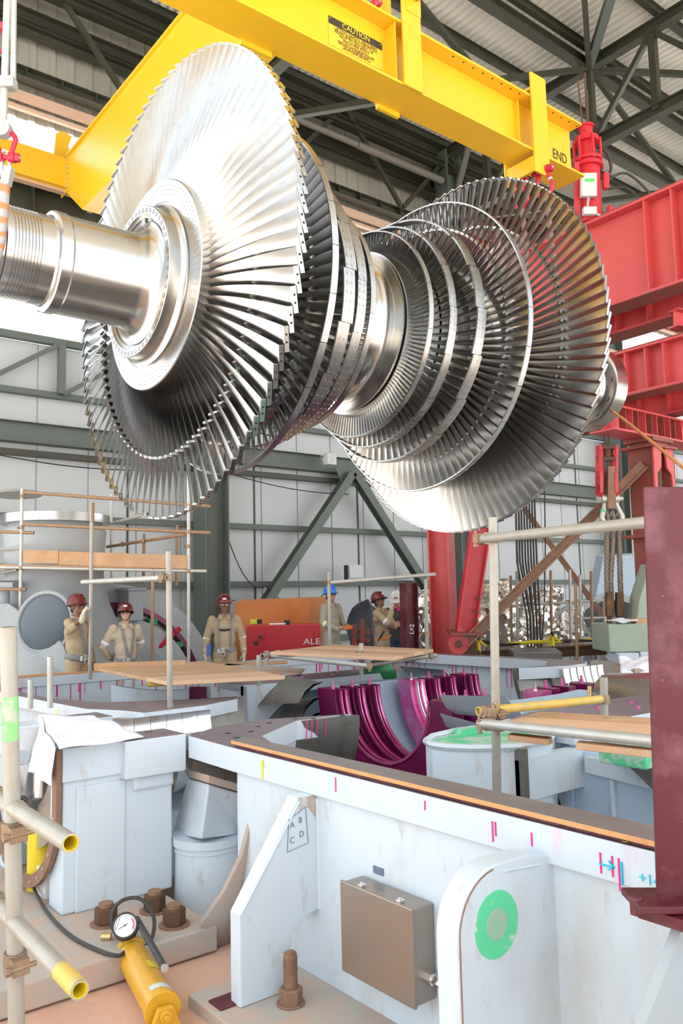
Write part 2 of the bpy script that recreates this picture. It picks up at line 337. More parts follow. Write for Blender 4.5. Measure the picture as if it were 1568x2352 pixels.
for k in range(60): b.box((1.1+k*.75, 16.3, 12.52), (1.12+k*.75, 16.44, 12.72))
struct(b, 'eaves_beam', M['green'], ang=0)
for y, z, h in ((16.5, 15.1, .34), (16.2, 14.5, .2), (16.75, 14.15, .3), (16.6, 13.75, .16)):
    b = MB(); b.ibeam((1, y, z), (46, y, z), h, .28, .02, .015); struct(b, 'eaves_beam', M['green'], ang=0)
b = MB()
for k, x in enumerate([5.1, 7.15, 9.2, 11.24, 13.28, 15.32, 17.36, 19.4, 21.45, 23.5, 25.55]):
    x1 = x+2.045; z0, z1 = (15.0, 12.65) if k % 2 == 0 else (12.65, 15.0)
    b.bar((x, 16.2, z0), (x1, 16.2, z1), .09, .12)
struct(b, 'eaves_bracing', M['green'], ang=0)
b = MB(); b.tube((8.0, 16.1, 13.95), (13.6, 16.1, 13.95), .09, n=10); struct(b, 'duct', M['duct'])
b = MB(); b.tube((13.62, 16.1, 13.95), (16.9, 16.1, 13.95), .11, n=10); struct(b, 'wrapped_duct', M['duct'])
# columns
for x in (.9, 9.13, 17.36, 25.55, 33.7):
    b = MB(); b.ibeam((x, 16.3, ZG), (x, 16.3, 15.0), .62, .55, .03, .02, up=X3)
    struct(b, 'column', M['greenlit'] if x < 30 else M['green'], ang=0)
def brace(name, pts, w_=.2, mat='greenlit'):
    b = MB()
    for p0, p1 in pts: b.ibeam(p0, p1, w_, w_*.9, .016, .012, up=Y3)
    return struct(b, name, M[mat], ang=0)
for xa in (9.15, 25.6):
    brace('wall_brace', [((xa+.2, 16.25, .1), (xa+4.1, 16.25, 4.85))], .24)
    brace('wall_brace', [((xa+8.1, 16.25, .1), (xa+4.15, 16.25, 4.85))], .24)
    b = MB(); b.prism([(xa+3.6, 16.3, 4.95), (xa+3.85, 16.3, 4.5), (xa+4.4, 16.3, 4.5), (xa+4.65, 16.3, 4.95)], (0, .03, 0)); struct(b, 'brace_gusset', M['greenlit'], ang=0)
b = MB()
for x in (5.75, 7.4, 18.8, 21.8, 27):
    b.bar((x, 16.55, 5.95), (x, 16.55, 7.05), .14, .14)
    b.bar((x-.05, 16.55, 7.0), (x-1.6, 16.55, 5.95), .09, .09)
struct(b, 'girt_bracing', M['greenlit'], ang=0)
# roof trusses (across the hall) and purlins (along it)
for xt in (1.0, 9.15, 17.36, 25.55, 33.7):
    b = MB()
    b.ibeam((xt, 16.4, 12.92), (xt, -8, 12.92), .28, .26, .022, .016); b.ibeam((xt, 16.4, 15.05), (xt, -8, 15.05), .28, .26, .022, .016)
    ys = [16.5-1.76*k for k in range(14)]
    for k, y in enumerate(ys):
        b.bar((xt, y, 12.95), (xt, y, 15.0), .17, .17)
        if k < len(ys)-1:
            a, c = ((12.98, 14.98) if k % 2 else (14.98, 12.98)); b.bar((xt, y, a), (xt, ys[k+1], c), .12, .12, up=X3)
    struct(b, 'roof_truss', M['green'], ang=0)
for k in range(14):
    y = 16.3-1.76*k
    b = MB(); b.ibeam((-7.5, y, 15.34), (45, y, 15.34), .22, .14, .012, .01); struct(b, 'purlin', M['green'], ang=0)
for y, z in ((11.22, 15.02), (5.94, 15.02), (11.22, 12.95)):
    b = MB(); b.ibeam((-2, y, z), (45, y, z), .24, .26, .02, .014); struct(b, 'roof_tie', M['green'], ang=0)
def thin(p0, p1, w_=.1, mat='green'):
    b = MB(); b.bar(p0, p1, w_, w_); return struct(b, 'roof_bracing', M[mat], ang=0)
for xa, xb in ((9.15, 17.36), (17.36, 25.55), (25.55, 33.7)):
    thin((xa, 11.22, 14.95), (xb, 5.94, 14.95), .13); thin((xb, 11.22, 14.95), (xa, 5.94, 14.95), .13)
    thin((xa, 11.22, 15.0), ((xa+xb)/2, 11.22, 13.0), .12); thin((xb, 11.22, 15.0), ((xa+xb)/2, 11.22, 13.0), .12)
    thin((xa, 16.3, 12.9), ((xa+xb)/2, 11.22, 12.95), .14); thin((xb, 16.3, 12.9), ((xa+xb)/2, 11.22, 12.95), .14)
thin((17.36, 11.25, 15.0), (17.36-3.2, 7.8, 16.1-.9), .2, 'greenlit')
# wall fittings
def droop(name, pts, r, mat, label=None, cat=None, sag=.2, n=14, group=None):
    q = []
    for a, c in zip(pts, pts[1:]):
        a, c = V(a), V(c)
        for i in range(n): t = i/n; q.append(a.lerp(c, t) - Z3*sag*4*t*(1-t))
    q.append(V(pts[-1])); b = MB(); b.path(q, r, 6); o = b.build(name, mat); tag(o, label, cat, group); return o
droop('wall_cable', [oY(0, 1045, 16.2), oY(440, 1075, 16.2)], .012, M['black'], 'thin black cable hanging along the back wall behind the nearest bladed disc', 'cable', .15)
droop('wall_cable', [oY(520, 1085, 16.2), oY(800, 1135, 16.2)], .012, M['black'], 'thin black cable sagging across the pale wall towards the brace peak', 'cable', .12)
droop('wall_cable', [oY(514, 1205, 16.2), oY(610, 1345, 16.2), oY(760, 1345, 16.2)], .012, M['black'], 'thin black cable running down the wall beside the green column behind the tarp', 'cable', .5)
r_ = root('floodlight', oY(757, 1072, 16.1), 'grey floodlight with round wire guard on the big wall girder', 'lamp')
c = oY(757, 1055, 16.1); b = MB(); b.obox(c, (.3, .2, .3)); b.build('lamp_housing', M['panelgrey'], r_, bevel=.02)
b = MB(); b.path([c+V((-.19+.2*cos(a), -.15, .05+.2*sin(a))) for a in [2*pi*i/18 for i in range(18)]], .008, 5, closed=True); b.build('wire_guard', M['galv'], r_)
c = oY(812, 1313, 16.1); r_ = root('junction_box', c-Z3*.15, 'pale grey electrical box on the back wall above the blue helmet', 'electrical box')
b = MB(); b.obox(c, (.42, .22, .34)); b.build('box_body', M['panelgrey'], r_, bevel=.01)
b = MB(); b.obox(c+V((-.25, 0, -.02)), (.05, .1, .36)); b.build('bracket', M['black'], r_)
# ================================================================== ROTOR
XA, YC, ZC, RL = 2.824, 5.682, 4.016, 3.2476
RO = V((XA, YC, ZC))
rot = root('turbine_rotor', RO, 'huge polished steam turbine rotor with two rows of long blades hanging from the yellow beam', 'turbine rotor')
rot.rotation_euler = (0, 0, 0)
def ax(t): return RO + X3*t
half = [(-3.0, .001), (-3.0, .5), (-2.86, .5), (-2.82, .44), (-2.70, .40), (-2.62, .27), (-2.2, .27), (-2.18, .30), (-1.33, .30), (-1.325, .315), (-1.30, .315)]
for k in range(9): half += [(-1.285+k*.022, .315), (-1.282+k*.022, .309), (-1.275+k*.022, .309), (-1.272+k*.022, .315)]
half += [(-1.0, .315), (-.985, .325), (-.98, .352), (-.97, .362), (-.90, .362), (-.885, .352), (-.87, .352), (-.40, .355), (-.335, .372), (-.29, .40), (-.265, .44),
         (-.262, .47), (-.245, .475), (-.245, .49), (-.268, .492), (-.268, .515), (-.29, .517), (-.29, .572), (-.285, .576), (-.20, .58), (-.18, .598), (-.172, .62), (-.150, .622), (-.150, .640), (-.158, .642), (-.160, .806), (-.152, .812), (.14, .80), (.15, .74), (.2, .70), (.36, .70)]
ROWS = [('A', 0., 1.8, .80), ('B', .56, 1.42, .80), ('C', .90, 1.16, .77), ('D', 1.12, 1.04, .76), ('E', 1.30, .96, .755)]
for nm, t, r, h in ROWS[1:]:
    half += [(t-.12, .70), (t-.115, h), (t+.085, h), (t+.09, .70)]
half = [q for i, q in enumerate(half)]
half += [(1.40, .70), (1.405, .735), (1.425, .735), (1.43, .70), (1.445, .66), (1.455, .66), (1.47, .62), (1.50, .585), (1.56, .56), (1.6238, .555)]
full = half + [(RL-t, r) for t, r in reversed(half[:-1])]
full = [(t, r) for t, r in full if t < RL+2.2 or True]
# the far coupling is nearer the disc than the near one (it sits just behind the last row)
full2 = []
for t, r in full:
    if t > RL+1.3: continue
    full2.append((t, r))
full2 += [(RL+1.33, .30), (RL+2.05, .30), (RL+2.12, .36), (RL+2.13, .47), (RL+2.15, .50), (RL+2.36, .50), (RL+2.4, .47), (RL+2.4, .001)]
b = MB(); b.lathe([(t, r) for t, r in full2], RO, X3, 96)
shaft = b.build('shaft', M['shaft'], rot, ang=30)
for k in range(52):
    a = 2*pi*k/52; c = ax(-.2905) + V((0, cos(a), sin(a)))*.545; MB().lathe([(.004, .0001), (-.001, .0155)], c, X3, 12).build('balance_hole', M['darksteel'], shaft, ang=0)
b = MB()
for rr, n in ((.70, 92), (.735, 92), (.765, 92)):
    for k in range(n):
        a = 2*pi*(k+.3)/n; b.lathe([(0, .0001), (-.001, .0042)], ax(-.1605)+V((0, cos(a), sin(a)))*rr, X3, 6)
b.build('disc_pin_pattern', M['band'], shaft, ang=0)['kind'] = 'stuff'
b = MB(); a = radians(107); b.obox(ax(-.275)+V((0, cos(a), sin(a)))*.46, (.03, .05, .05)); b.build('balance_plug', M['band'], shaft, bevel=.005)
for k in range(12):
    a = 2*pi*k/12; c = ax(RL+2.128)+V((0, cos(a), sin(a)))*.415; MB().lathe([(0, .0001), (-.002, .035)], c, X3, 14).build('coupling_hole', M['dark'], shaft, ang=0)

def blade(mb, o, phi, r0, r1, c0, c1, b0, b1, th, sgn, ns=7, camb=.12, lug=None, tipdark=False, wide=3, pw=1.0):
    rad = V((0, cos(phi), sin(phi))); tan_ = V((0, -sin(phi), cos(phi))); vs = []
    us = [i/wide*2-1 for i in range(wide+1)]
    for k in range(ns):
        s = k/(ns-1); r = r0+(r1-r0)*s; c = c0+(c1-c0)*s; be = radians(b0+(b1-b0)*s**pw); cm = camb*(1-s*.85)*c; h = th*(1-.6*s)
        cd = X3*cos(be)+tan_*(sgn*sin(be)); nd = -X3*sin(be)+tan_*(sgn*cos(be)); ctr = o+rad*r
        up = [ctr+cd*(u*c/2)+nd*(cm*(1-u*u)+h*(1-u*u)**.6) for u in us]
        dn = [ctr+cd*(u*c/2)+nd*(cm*(1-u*u)-h*.4*(1-u*u)**.6) for u in us[1:-1]]
        vs += up+dn[::-1]
    m = len(us)*2-2
    fs = [(k*m+j, k*m+(j+1) % m, (k+1)*m+(j+1) % m, (k+1)*m+j) for k in range(ns-1) for j in range(m)] + [tuple(range((ns-1)*m, ns*m))]
    mb.add(vs, fs)
    if lug:
        s = (lug-r0)/(r1-r0); be = radians(b0+(b1-b0)*s**pw); cd = X3*cos(be)+tan_*(sgn*sin(be)); nd = (-X3*sin(be)+tan_*(sgn*cos(be)))
        mb.obox(o+rad*lug, (.05, .075, .02), (cd, nd, rad))
AS = dict(r0=.79, r1=1.8, c0=.215, c1=.158, b0=10, b1=71, th=.012, ns=9, camb=.16, wide=4, pw=.8)
b = MB(); blade(b, V((0, 0, 0)), 0, sgn=1, lug=1.33, **AS)
# thin cap with two holes and a serrated edge on every tip
be = radians(71); cd = X3*cos(be)+Z3*sin(be); nd = -X3*sin(be)+Z3*cos(be)
b.obox(Y3*1.803, (.165, .034, .014), (cd, nd, Y3))
b.i = 1
for u in (-.03, .02): b.lathe([(0, .0001), (.0008, .008)], Y3*1.8105+cd*u, Y3, 8)
me0 = b.build('blade', [M['blade'], M['dark']], None, org=(0, 0, 0))
NB = 92
me0.parent = rot; me0.location = (0, 0, 0)
for k in range(NB):
    c = me0 if k == 0 else me0.copy()
    if k: COL.objects.link(c); c.parent = rot
    c.location = (0, 0, 0); c.rotation_euler = (2*pi*k/NB, 0, 0)
b = MB()
for side in (1, -1):
    X_ = (lambda t: ax(t)) if side == 1 else (lambda t: ax(RL-t))
    if side == -1:
        for k in range(100): 
            ph = 2*pi*k/100; blade(b, X_(0), ph, sgn=-1, lug=1.33, **AS)
            rad = V((0, cos(ph), sin(ph))); tn = V((0, -sin(ph), cos(ph))); b.obox(X_(0)+rad*1.803, (.165, .03, .014), (X3*cos(be)-tn*sin(be), X3*sin(be)+tn*cos(be), rad))
    for (nm, t, r, h), n, ps in zip(ROWS[1:], (96, 74, 84, 140), (
            dict(c0=.16, c1=.125, b0=8, b1=66, th=.013, camb=.14, lug=1.16), dict(c0=.11, c1=.092, b0=10, b1=60, th=.013, camb=.16),
            dict(c0=.085, c1=.075, b0=15, b1=55, th=.011, camb=.16), dict(c0=.055, c1=.05, b0=20, b1=45, th=.007, camb=.14))):
        for k in range(n): blade(b, X_(t), 2*pi*k/n, h-.01, r, sgn=side, ns=6, **ps)
o = b.build('blade_rows', M['blade'], rot, ang=30); o['kind'] = 'stuff'
for side in (1, -1):
    for nm, t, r, h in ROWS[1:]:
        c = ax(t) if side == 1 else ax(RL-t)
        wd, nseg, tk = {'B': (.055, 26, .012), 'C': (.105, 18, .016), 'D': (.085, 16, .014), 'E': (.05, 15, .012)}[nm]
        b = MB()
        for k in range(nseg):
            a0 = 2*pi*k/nseg; a1 = 2*pi*(k+1)/nseg-.004; sk = (.022 if nm == 'C' else .006 if nm == 'D' else 0)
            n = 6; vs = []
            for j in range(n+1):
                a = a0+(a1-a0)*j/n; d = side*sk*(j/n-.5); rd = V((0, cos(a), sin(a)))
                for du, rr in ((-wd/2, r-tk), (wd/2, r-tk), (wd/2, r), (-wd/2, r)): vs.append(c+X3*(du+d)+rd*rr)
            fs = [(j*4+i, j*4+(i+1) % 4, j*4+4+(i+1) % 4, j*4+4+i) for j in range(n) for i in range(4)]+[(0, 1, 2, 3), (n*4+3, n*4+2, n*4+1, n*4)]
            b.add(vs, fs)
        if nm in 'CD':
            for k in range(104 if nm == 'C' else 120):
                a = 2*pi*(k+.5)/(104 if nm == 'C' else 120); rd = V((0, cos(a), sin(a))); tn = V((0, -sin(a), cos(a)))
                for u in (-.022, .022): b.obox(c+X3*u+rd*(r+.0015), (.018, .018, .003), (X3, tn, rd))
        b.build('shroud_band', M['band'] if nm != 'B' else M['steel'], rot, ang=25)
# ================================================================== OVERHEAD CRANE
r_ = root('overhead_crane', (5.9, 15.6, 9.2), 'yellow overhead crane bridge girder reaching back to the wall behind the nearest bladed disc', 'crane')
xb = 5.55
b = MB(); b.prism([(xb, 15.85, 10.72), (xb, 15.85, 10.0), (xb, 14.95, 9.27), (xb, -2.0, 9.27), (xb, -2.0, 10.72)], (.55, 0, 0))
b.prism([(xb-.06, 15.85, 10.72), (xb-.06, -2, 10.72), (xb-.06, -2, 10.76), (xb-.06, 15.85, 10.76)], (.67, 0, 0))
b.build('bridge_girder', M['yellow'], r_, ang=0, bevel=.01)
b = MB(); b.box((3.4, 15.72, 10.05), (xb-.02, 16.05, 10.68)); b.build('end_carriage', M['yellow'], r_, ang=0, bevel=.01)
b = MB(); b.box((xb-.02, 15.7, 9.98), (xb, 16.1, 10.74)); b.build('splice_plate', M['yellow'], r_, ang=0)
b = MB(); b.prism([(xb-.25, 15.9, 10.7), (xb-.2, 15.9, 11.25), (xb-.05, 15.9, 11.35), (xb+.12, 15.9, 11.28), (xb+.05, 15.9, 11.05), (xb+.12, 15.9, 10.85), (xb+.02, 15.9, 10.7)], (0, .04, 0)); b.build('stop_bracket', M['yellow'], r_, ang=0)
for k in range(7):
    b = MB(); b.hexnut((xb-.02, 15.73, 10.08+k*.1), -Y3*1-X3*.6, .022, .03); b.build('bolt', M['galv'], r_)
# ================================================================== LIFTING BEAM
zb, zt, ya, yc = 6.62, 7.31, 5.48, 5.88
lb = root('lifting_beam', (4.45, YC, zb), 'long yellow lifting beam with caution plate hanging directly above the turbine rotor', 'lifting beam')
b = MB(); b.ibeam((.6, YC, (zb+zt)/2), (8.26, YC, (zb+zt)/2), zt-zb, .40, .028, .03)
for x in (7.2, 7.6, 5.19, 5.56): b.box((x-.006, ya+(.02 if x < 5.4 else .12), zb+.03), (x+.006, YC, zt-.03))
beam = b.build('beam', M['yellow'], lb, ang=0, bevel=.004)
b = MB()
for k in range(16):
    x = 6.05+k*.155
    if 7.2 < x < 7.6: continue
    b.lathe([(0, .0001), (-.0015, .012)], (x, ya+.05, zt-.029), Z3, 8)
b.build('flange_holes', M['dark'], beam, ang=0)
def strap(x0, x1, z0, z1, nm):
    for y in (ya-.028, yc+.004):
        b = MB(); b.box((x0, y, z0), (x1, y+.026, z1)); b.build('strap_plate', M['yellow'], lb, ang=0, bevel=.003)
strap(7.26, 7.53, 6.36, 7.57, 'a'); strap(5.25, 5.50, zb-.01, 7.95, 'b')
b = MB(); b.box((7.27, ya, 6.38), (7.30, yc, 6.56)); b.box((7.27, ya, 7.37), (7.52, yc, 7.4)); b.build('tie_plate', M['yellow'], lb, ang=0)
b = MB(); b.box((5.30, ya-.036, 7.42), (5.5, ya-.027, 7.72)); b.build('doubler_plate', M['yellow'], lb, ang=0)
b = MB(); b.box((5.25, yc-.02, zb-.05), (5.55, yc+.02, zb)); b.box((3.62, yc-.02, zb-.05), (3.95, yc+.02, zb)); b.build('tab', M['yellow'], lb, ang=0)
# caution plate on the web
s0 = V((4.47, YC-.017, 7.115)); sw, sh = .68, .295
b = MB(); b.box((s0.x, s0.y-.004, s0.z-sh), (s0.x+sw, s0.y, s0.z)); b.i = 1; b.box((s0.x, s0.y-.006, s0.z-.078), (s0.x+sw, s0.y-.004, s0.z))
b.i = 2
for u in (.02, .66):
    for w_ in (.02, .15, .275): b.lathe([(-.002, .007), (-.003, .0001)], (s0.x+u, s0.y-.005, s0.z-w_), Y3, 8)
plate = b.build('caution_plate', [M['signyel'], M['textblack'], M['galv']], lb, ang=0); plate['label'] = 'yellow plate with black CAUTION header'
ty = s0.y-.0085; tx = s0.x+sw/2
text('CAUTION', (tx, ty, s0.z-.040), X3, Z3, .078, M['signyel'], plate)
for i, (t_, sz, zz) in enumerate((('LIFTING SAFETY REQUIRES', .043, .100), ('BEAM AND ROTOR PITCH', .043, .130), ('NOT TO EXCEED 1/8', .043, .160), ('INCH PER FOOT', .043, .190),
                                 ('MAKE LEVEL CHECK BEFORE EACH LIFT', .025, .218), ('USE LEVEL WITH MINIMUM ACCURACY', .025, .236), ('OF .005 INCHES PER FOOT', .025, .254), ('ON BOTH BEAM AND ROTOR', .025, .271))):
    text(t_, (tx, ty+.002, s0.z-zz), X3, Z3, sz, M['textblack'], plate, depth=.0006, sx=1.05)
text('END', (8.03, YC-.019, 6.88), X3, Z3, .18, M['textblack'], lb, depth=.001, sx=.78)
def shackle(o, d, side, size, mat, name, label, cat='shackle', band=True, group=None):
    # bow shackle: bow axis d, pin along side
    o = V(o); d = V(d).normalized(); s = V(side).normalized()
    r = root(name, o, label, cat, group)
    b = MB(); pts = []; w0, L = .5*size, 1.75*size
    pts += [o - s*w0*.8, o - s*w0*.85 + d*size*.5, o - s*w0*1.25 + d*size*1.0]
    for k in range(9): a = pi - pi*k/8; pts.append(o + d*(size*1.25+.68*size*sin(a)) + s*(.72*size*cos(a)))
    pts += [o + s*w0*1.25 + d*size*1.0, o + s*w0*.85 + d*size*.5, o + s*w0*.8]
    b.path(pts, .17*size, 12)
    for q in (-1, 1): b.tube(o+s*q*(w0*.8-.2*size), o+s*q*(w0*.8+.2*size), .34*size, n=18)
    b.build('bow', mat, r)
    b = MB(); b.tube(o-s*size*.9, o+s*size*.8, .17*size, n=14); b.build('pin', mat, r)
    b = MB(); b.hexnut(o+s*size*.62, s, .30*size, .28*size); b.build('nut', mat, r)
    b = MB(); b.lathe([(.0, .0001), (.004, .09*size), (.0, .1*size)], o+s*size*.9, s, 10); b.build('cotter_end', M['galv'], r)
    if band:
        b = MB(); b.path([o+s*w0*1.1+d*size*.75, o+s*w0*1.2+d*size*.92], .185*size, 12); b.build('colour_band', M['mint'], r)
    return r
shackle((7.46, ya+.03, 6.44), (.12, 0, -1), (.12, -1, 0), .15, M['shackle'], 'shackle', 'red bow shackle with green band below the END of the yellow lifting beam')
shackle((7.46, yc-.03, 6.44), (.12, 0, -1), (.12, 1, 0), .15, M['shackle'], 'shackle', 'red bow shackle on the back strap of the yellow beam, half hidden by far blades')
shackle((5.42, ya-.02, 7.62), (-.15, 0, 1), (.1, -1, 0), .15, M['shackle'], 'shackle', 'red bow shackle on top of the beam strap right of the caution plate', band=False)
shackle((5.2, yc, 7.66), (-.15, 0, 1), (.1, -1, 0), .15, M['shackle'], 'shackle', 'red shackle with green band behind the beam at the top photo edge')
for y, lab in ((ya+.02, 'wire sling from front red shackle of lifting beam down to far end of rotor'), (yc-.02, 'wire sling from back red shackle of lifting beam down to far end of rotor')):
    b = MB(); b.path([(7.5, y, 6.22), (7.52, y-.02, 5.6), (7.53, YC+(.30 if y > YC else -.30), 4.25), (7.53, YC+(.27 if y > YC else -.27), 3.95), (7.53, YC, 3.70)], .03, 8)
    tag(b.build('rope_sling', M['wire'], None), lab, 'sling')
# sling set at the near end of the rotor
q = oY(5, 560, 5.3); sx, sy = q.x, 5.34
sl = root('turnbuckle', (sx, sy, 5.2), 'grey painted turnbuckle hanging down at the left edge above the rotor shaft', 'turnbuckle')
dn = (V((sx, sy, 4.2))-V(P(14, -200, 5.45))).normalized()
def on(y, dx=0): v = P(14+(18-14)*0+dx, y, 5.32); return V((v.x, v.y, v.z))
b = MB(); b.bar(on(-60, 8), on(195, 0), .042, .075, up=CF); b.bar(on(-60, 18), on(200, 16), .035, .03, up=CF); b.bar(on(180, 6), on(205, 6), .09, .09, up=CF); b.build('body', M['galv'], sl, bevel=.006)
b = MB(); b.tube(on(200, -3), on(285, -8), .026, n=12); b.build('rod', M['galv'], sl)
b = MB(); c = on(296, -8); b.tube(c-CF*.035+CR*0, c+CF*.035, .056, n=20); b.build('eye', M['galv'], sl)
b = MB(); b.tube(c-CF*.05, c+CF*.05, .026, n=16); b.build('pin', M['chrome'], sl)
shackle(on(362, 0), (-.06, .05, 1), (CR.x*.9, CR.y*.9, -.05), .098, M['shackle'], 'shackle', 'red bow shackle with big hex nut above the near end of the rotor shaft', band=False)
shackle(P(-4, 62, 5.32), (0, 0, -1), (-CR.x, -CR.y, 0), .09, M['shackle'], 'shackle', 'red shackle with green band at the upper left corner beside the turnbuckle')
b = MB(); b.path([on(345, -5), on(350, 4), on(380, 8), on(412, 2), on(415, -8), on(390, -10), on(355, -10)], .012, 8, closed=True); b.bar(on(385, 8), on(425, 0), .05, .06, up=CF)
tag(b.build('thimble', M['galv'], None), 'grey steel thimble below the red shackle above the rotor shaft', 'thimble')
m, t, bs = node_mat('wrapped_sling'); geo = t.nodes.new('ShaderNodeNewGeometry'); wv = t.nodes.new('ShaderNodeTexWave'); wv.bands_direction = 'Z'; wv.inputs['Scale'].default_value = 3.2; wv.inputs['Distortion'].default_value = 5; wv.inputs['Detail'].default_value = 3
t.links.new(geo.outputs['Position'], wv.inputs[0]); rp = t.nodes.new('ShaderNodeValToRGB'); rp.color_ramp.elements[0].color = (.42, .42, .44, 1); rp.color_ramp.elements[1].color = (.62, .24, .09, 1); rp.color_ramp.elements[0].position = .45; rp.color_ramp.elements[1].position = .8
t.links.new(wv.outputs[0], rp.inputs[0]); t.links.new(rp.outputs[0], bs.inputs['Base Color']); bs.inputs['Roughness'].default_value = .6; M['wrap'] = m
b = MB(); pts = [on(415, -2), on(440, -4), on(500, -8), on(560, -14), on(640, -30)]
c0 = V((pts[-1].x, YC, ZC)); pts += [c0+V((0, -.34*cos(a), -.345*sin(a))) for a in [radians(15+15*k) for k in range(11)]]
pts += [V((pts[0].x, YC+.34, 4.4)), V((pts[0].x, YC+.3, 6.6))]
b.path(pts, .034, 10); tag(b.build('sling', M['wrap'], None), 'sling wrapped in grey and orange tape around the near end of the rotor shaft', 'sling')
# orange tag line
p0 = oX(1378, 925, 8.46)
b = MB(); b.path([p0, P(1430, 962, 9.3), P(1500, 1018, 8.3), P(1600, 1100, 7.2), P(1750, 1230, 6.)], .017, 8); rp_ = b.build('tag_line', M['ropeorange'], None); tag(rp_, 'orange rope tied to the far rotor coupling and stretched down to the right', 'rope')
b = MB()
for k in range(4): b.path([p0+V((.0, .035*cos(a), .035*sin(a)+.03*k-.02))+X3*(-.02*k) for a in [2*pi*i/10 for i in range(10)]], .012, 6, closed=True)
b.path([p0, p0+Z3*.25-X3*.02], .012, 6); b.path([p0, p0-Z3*.2+Y3*.03], .012, 6); b.build('knot', M['ropeorange'], rp_)
# ================================================================== RED GANTRY
def girder(name, X, y0, y1, z0, z1, bw, lab, ribs=(), mat='red', tw=.025, tf=.04):
    r = root(name, (X, (y0+y1)/2, z0), lab, 'gantry beam')
    b = MB(); b.ibeam((X+bw/2, y0, (z0+z1)/2), (X+bw/2, y1, (z0+z1)/2), z1-z0, bw, tf, tw); g = b.build('beam', M[mat], r, ang=0, bevel=.003)
    b = MB(); b.box((X-.002, y0, z0-.012), (X+bw+.002, y1, z0-.001)); b.box((X-.004, y0, z1+.001), (X+bw, y1, z1+.01)); b.build('rusty_flange_face', M['rustred'], r, ang=0)
    for y in ribs:
        b = MB(); b.box((X+.02, y-.012, z0+tf), (X+bw/2-tw/2, y+.012, z1-tf)); b.build('stiffener', M[mat], r, ang=0)
    return r
g1 = girder('gantry_beam', 10.42, 3.0, 8.95, 5.80, 7.22, .42, 'upper red gantry beam with sunlit web just beyond the far bladed disc', (5.28, 5.58, 6.0, 4.6, 4.0))
pm = oX(1520, 520, 10.62); b = MB()
for k in range(9): b.lathe([(-.002, .0001), (-.001, .05+.05*random.random())], pm+V((0, random.uniform(-.12, .12), random.uniform(-.15, .15))), X3, 12)
b.build('bare_patch', M['rustbrown'], g1, ang=0)
girder('gantry_beam', 11.35, 3.0, 8.9, 5.70, 7.1, .42, 'shaded red gantry beam right behind and below the sunlit red one', (6.6, 7.15))
girder('gantry_beam', 10.5, 3.0, 8.2, 4.42, 5.10, .36, 'lower red gantry beam level with the far rotor coupling', (5.9, 6.18, 6.5, 5.2))
girder('gantry_beam', 11.6, 3.0, 8.2, 4.28, 4.72, .3, 'short red gantry beam in shadow just above the gantry post head', (6.5, 7.0))
b = MB(); b.ibeam((10.6, 5.75, 5.38), (11.9, 5.4, 5.3), .26, .2, .02, .015); tag(b.build('tie_beam', M['red'], None, ang=0), 'small red cross tie between the upper and lower gantry beams at the right edge', 'gantry beam')
yb = 6.45; A_ = oY(1440, 930, yb); B_ = oY(1568, 975, yb); xa_ = A_.x-.35; z1_ = (A_.z+B_.z)/2+.03; z0_ = z1_-.37
r_ = root('gantry_header', (A_.x+.5, yb, z0_), 'red ribbed gantry header beam on top of the red post right of the coupling', 'gantry beam')
b = MB(); b.ibeam((xa_, yb+.21, (z0_+z1_)/2), (xa_+3.6, yb+.21, (z0_+z1_)/2), z1_-z0_, .42, .03, .02); b.build('beam', M['red'], r_, ang=0)
for k in range(11):
    b = MB(); x = xa_+.12+k*.17+(.03 if k % 3 else 0); b.box((x, yb+.015, z0_+.03), (x+.014, yb+.2, z1_-.03)); b.build('stiffener', M['rustred'] if k % 2 else M['red'], r_, ang=0)
# gantry post under the header
pc = oY(1490, 1010, yb+.2); px_, py_ = pc.x, yb+.22
r_ = root('gantry_post', (px_, py_, ZG), 'red and rusty gantry post standing under the ribbed header behind the dark red guide', 'post')
b = MB(); b.ibeam((px_, py_, ZG), (px_, py_, z0_-.16), .46, .42, .03, .02, up=X3); b.build('shaft', M['rustred'], r_, ang=0)
b = MB()
b.box((px_-.35, py_-.28, z0_-.16), (px_+.35, py_+.28, z0_-.12)); b.box((px_-.28, py_-.25, z0_-.06), (px_+.28, py_+.25, z0_)); b.box((px_-.2, py_-.2, z0_-.12), (px_+.2, py_+.2, z0_-.06)); b.build('head_plate', M['rustred'], r_, ang=0)
b = MB()
for s in (-1, 1): b.prism([(px_+s*.27, py_-.24, z0_-.16), (px_+s*.05, py_-.24, z0_-.16), (px_+s*.08, py_-.24, z0_-.45), (px_+s*.2, py_-.24, z0_-.55), (px_+s*.24, py_-.24, z0_-1.5), (px_+s*.3, py_-.24, z0_-1.5)][::s], (0, .03, 0))
b.build('cheek_plate', M['red'], r_, ang=0)
for s in (-1, 1):
    b = MB(); zz = z0_-1.42; b.prism([(px_+s*.2-.09, py_-.26, zz-.02), (px_+s*.2-.09, py_-.26, zz+.2), (px_+s*.2, py_-.26, zz+.34), (px_+s*.2+.09, py_-.26, zz+.2), (px_+s*.2+.09, py_-.26, zz-.02)], (0, .03, 0)); b.build('lug', M['red'], r_, ang=0)
b = MB(); b.box((px_-.36, py_-.3, z0_-1.5), (px_+.36, py_+.3, z0_-1.45)); b.build('splice_plate', M['rustred'], r_, ang=0)
b = MB(); b.tube((px_-.06, py_-.14, z0_-.2), (px_-.06, py_-.14, z0_-.95), .07, n=14); b.build('jack_pipe', M['rust'], r_)
